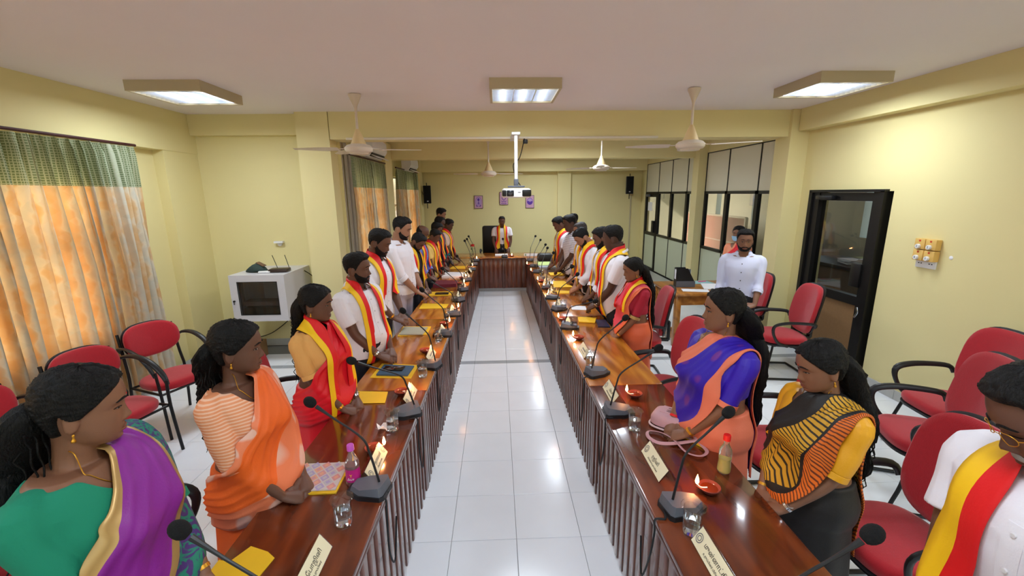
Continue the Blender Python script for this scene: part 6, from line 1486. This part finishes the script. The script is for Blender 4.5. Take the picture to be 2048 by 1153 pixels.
PEOPLE = [
 # left row, near to far
 ('person', 'woman in a purple saree and green blouse at the left edge, looking across the table', (-1.19, 1.17, 1.62), 88, dict(turn=-30, q=2, fem=True, fat=1.34, skin=SK1, bow=6, tilt=0, hair='tied', vol=.013, long=.16, hw=.045, wave=.01, frizz=1.4, topm=M_green, sleeve=.86, lowm=M_purple, pallu=M_purple, pallub=M_goldz, pallu3=M_floral, bandL=[(5, 2), (1, 1)], bandR=[(2, 1)], pw=.215, hside=.03, bust=.030, lean=2, open=.3, wrist={-1: 'gold', 1: 'gold'}, chain=True, belly=.02, borderm=M_green)),
 ('person', 'woman in an orange saree with puffed peach sleeves', (-1.12, 1.77, 1.57), 100, dict(turn=-26, q=2, fem=True, fat=1.0, skin=SK2, bow=2, hair='tied', vol=.014, long=.12, hw=.038, frizz=1.3, wave=.008, topm=M_ribb, sleeve=.98, flare=.012, lowm=M_orange, pallu=M_orange, pallub=M_medal, bandL=[(6, 1)], bandR=[(2, 1)], pw=.20, lean=3, open=.55, gaze=.1, bindi=False, chain=True, borderm=M_pz)),
 ('person', 'woman in a red saree and tan blouse with a yellow and red scarf', (-1.05, 2.43, 1.585), 106, dict(turn=-20, q=2, fem=True, fat=.98, skin=SK2, bow=4, hair='tied', vol=.012, long=.17, hw=.024, wave=.01, frizz=1.2, topm=M_tan, sleeve=.78, lowm=M_redsilk, pallu=M_redsilk, pallub=M_redsilk, pw=.18, lean=3, open=.4, scarf='yr', sl=(.50, .46), wrist={1: 'gold', -1: 'steel'}, borderm=M_tan)),
 ('person', 'bearded man in a white shirt and scarf, nearest man of the left row', (-1.05, 3.18, 1.665), 112, dict(turn=-22, q=2, fat=1.12, belly=.045, skin=SK2, bow=2, tilt=0, beard=.005, tash=.9, vol=.016, quiff=1.6, lean=1, open=.35, scarf='yr', sl=(.47, .46), wrist={1: 'steel'}, sleeve=.72, hem=.50, nose=1.1)),
 ('person', 'bearded man with his scarf crossed at the neck, second man of the left row', (-1.05, 3.96, 1.775), 106, dict(turn=-14, q=1, fat=1.05, skin=SK2, bow=18, beard=.0075, vol=.013, lean=4, open=.1, scarf='yr', sl=(.64, .64), wrist={1: 'gold'}, sleeve=.70, hem=.50)),
 ('person', 'tall man in a plain white shirt with rolled sleeves and no scarf', (-1.05, 4.9, 1.835), 100, dict(turn=-6, q=1, fat=1.12, belly=.02, skin=SK3, bow=15, beard=.0035, vol=.014, lean=3, open=.1, sleeve=1.15, hem=.49, lowm=M_grytr)),
 ('person', 'bearded man in a black shirt with scarf, head bowed', (-1.00, 5.75, 1.56), 104, dict(turn=-4, q=1, fat=1.05, skin=SK2, bow=36, beard=.006, vol=.013, lean=8, open=.05, topm=M_bk, scarf='ry', sl=(.46, .46), sleeve=.65, buttons=False)),
 ('person', 'balding man in a periwinkle blue shirt with scarf', (-1.10, 6.60, 1.615), 98, dict(turn=-2, q=1, fat=1.05, skin=SK2, bow=24, hair='bald', vol=.006, lean=6, topm=M_blu, scarf='yr', sleeve=1.5, sl=(.48, .48), glasses=True, open=.1)),
 ('person', 'slight man in a pale yellow shirt with scarf behind the man in black', (-.97, 7.00, 1.52), 100, dict(turn=0, q=0, fat=.92, skin=SK2, bow=28, vol=.012, lean=6, topm=M_yelS, scarf='yr', sl=(.45, .45), open=.1)),
 ('person', 'man in a dark maroon shirt with scarf, thick black hair', (-1.02, 7.50, 1.60), 98, dict(turn=-2, q=0, fat=1., skin=SK2, bow=20, vol=.018, lean=5, topm=M_mar, scarf='yr', sleeve=1.6, open=.1)),
 ('person', 'man in a teal shirt with scarf near the far end of the left row', (-1.03, 8.00, 1.68), 98, dict(turn=-2, q=0, fat=1., skin=SK4, bow=18, recede=.012, vol=.010, lean=4, topm=M_teal, scarf='yr', sleeve=1.6, open=.1)),
 ('person', 'tallest bushy-haired man at the far end of the left row', (-1.16, 9.2, 1.79), 92, dict(turn=0, q=0, fat=1., skin=SK3, bow=14, vol=.020, lean=3, topm=M_wsh, open=.1, z0=.08)),
 ('person', 'dark man in a beige shirt with scarf, last of the left row', (-.93, 8.60, 1.60), 96, dict(turn=-2, q=0, fat=1.05, skin=SK4, bow=20, vol=.012, lean=5, topm=M_beige, scarf='yr', sleeve=.7, open=.1)),
 # head of the table
 ('person', 'man in a white shirt and scarf standing at the head table facing the camera', (.108, 10.12, 1.565), 180, dict(q=1, fat=1.08, skin=SK2, bow=4, tash=.8, vol=.011, lean=5, open=.25, scarf='ry', sleeve=.66, z0=.08, hem=.47, wrist={-1: 'white'}, hz=.485, wr={1: (.105, .12, .47), -1: (-.105, .12, .47)}, hdir={1: (-.1, .5, -.8), -1: (.1, .5, -.8)}, elb=1.2)),
 # right row, far to near
 ('person', 'young man in a white shirt with scarf at the far end of the right row', (1.00, 7.35, 1.68), -100, dict(turn=5, q=0, fat=1., skin=SK2, bow=26, vol=.011, lean=6, scarf='ry', sleeve=.7, open=.05)),
 ('person', 'man in a black and white checked shirt without a scarf', (1.12, 6.80, 1.745), -98, dict(turn=8, q=0, fat=1.05, skin=SK4, bow=14, vol=.013, lean=4, topm=chk, sleeve=.8, open=.2, buttons=False)),
 ('person', 'man half hidden behind the checked shirt man, only dark hair showing', (1.55, 8.83, 1.67), -80, dict(turn=8, q=0, fat=1., skin=SK2, bow=8, vol=.012, lean=2)),
 ('person', 'greying man with receding hair in a white shirt with scarf', (1.17, 6.22, 1.66), -98, dict(turn=4, q=0, fat=1.05, skin=SK3, bow=22, vol=.009, recede=.016, hairm=M_hairg, lean=6, scarf='ry', sleeve=.7, open=.05)),
 ('person', 'bearded young man bowing in a white shirt with scarf', (1.03, 5.55, 1.615), -98, dict(turn=2, q=1, fat=1., skin=SK3, bow=36, vol=.011, beard=.004, lean=8, scarf='ry', sleeve=1.5, open=.05)),
 ('person', 'man in a white long-sleeved shirt whose scarf ends hang to the table', (1.20, 5.05, 1.68), -94, dict(turn=16, q=1, fat=1.05, skin=SK2, bow=18, vol=.013, beard=.004, lean=5, scarf='ry', sleeve=1.5, open=.05, sl=(.42, .42))),
 ('person', 'big broad-shouldered man in a white short-sleeved shirt, nearest man of the right row', (1.13, 4.22, 1.765), -84, dict(turn=22, q=1, fat=1.28, belly=.03, skin=SK4, bow=10, vol=.013, lean=4, scarf='yr', sleeve=.74, open=.1, wrist={-1: 'steel'}, lowm=M_trd, neck=1.1, sl=(.45, .45))),
 ('person', 'woman in a pink and orange saree with a yellow scarf and long curls', (1.17, 3.66, 1.525), -98, dict(turn=10, q=2, fem=True, fat=1.08, skin=SK1, bow=10, hair='long', vol=.012, long=.24, hw=.034, wave=.012, frizz=1.5, topm=M_dkpink, sleeve=.92, lowm=M_porange, pallu=M_pink, pallub=M_porange, pw=.19, bandL=[(5, 1)], hside=-.05, lean=3, open=.05, scarf='yr', sl=(.70, .70), scw=.045, wrist={-1: 'gold'}, borderm=M_goldz)),
 ('person', 'woman in a royal blue and coral saree with very long hair', (1.19, 2.13, 1.59), -98, dict(turn=20, q=2, fem=True, fat=1.38, skin=SK1, bow=-2, hair='long', vol=.012, long=.28, hw=.062, wave=.006, frizz=1.1, topm=M_blue, sleeve=.88, lowm=M_coral, pallu=M_bluesp, pallub=M_coral, pw=.215, bandL=[(3, 1)], bandR=[(6, 1)], hside=-.055, lean=2, open=.4, bust=.036, wrist={-1: 'gold', 1: 'red'}, chain=True, borderm=M_coral, belly=.02)),
 ('person', 'woman in a black and mustard saree with a mustard blouse', (1.32, 1.63, 1.475), -98, dict(turn=14, q=2, fem=True, fat=1.15, skin=SK1, bow=12, hair='long', vol=.013, long=.20, hw=.042, wave=.012, frizz=1.6, topm=M_mus, sleeve=.84, lowm=M_blk, pallu=M_mstr, pallub=M_blk, pallu3=M_oblk, pw=.205, bandL=[(4, 2), (1, 1)], bandR=[(7, 1)], hside=-.055, lean=3, open=.3, chain=True, wrist={-1: 'steel', 1: 'gold'}, borderm=M_mus)),
 ('person', 'old man with grey moustache and spectacles in white at the right edge', (1.20, .86, 1.69), -92, dict(turn=26, q=2, fat=1.15, skin=SK2, bow=27, vol=.012, tash=2.3, beardm=M_tashg, glasses=True, lean=6, open=.1, scarf='yr', sleeve=.66, scw=.075, sl=(.42, .42), nose=1.15)),
 # by the side desk
 ('person', 'bearded man in a pale shirt with rolled sleeves standing at the side desk', (2.80, 4.74, 1.66), 212, dict(turn=-6, elb=.15, sh=1.0, q=1, fat=1.0, skin=SK1, bow=2, beard=.0045, vol=.018, lean=2, topm=M_pale, sleeve=1.3, open=.5, hem=.505, btnm=M_black, wr={1: (.125, .09, .49), -1: (-.10, .16, .50)}, hdir={1: (-.1, .9, -.3), -1: (.8, .5, -.1)})),
 ('person', 'woman wearing a blue face mask behind the man in the pale shirt', (3.70, 6.46, 1.565), 232, dict(q=0, fem=True, fat=1., skin=SK1, bow=4, hair='tied', vol=.012, long=.1, topm=M_pz, sleeve=.8, lowm=M_mar, pallu=M_redsilk, pallub=M_pz, mask=True, lean=2)),
]
import time as _t
for nm, lab, top, face, P in PEOPLE:
    if abs(top[0]) < 1.3 and 2.3 < top[1] < 5.: top = (top[0]*1.06, top[1]*1.06, 2.085-(2.085-top[2])*1.06)
    person(nm, lab, top, face, P)
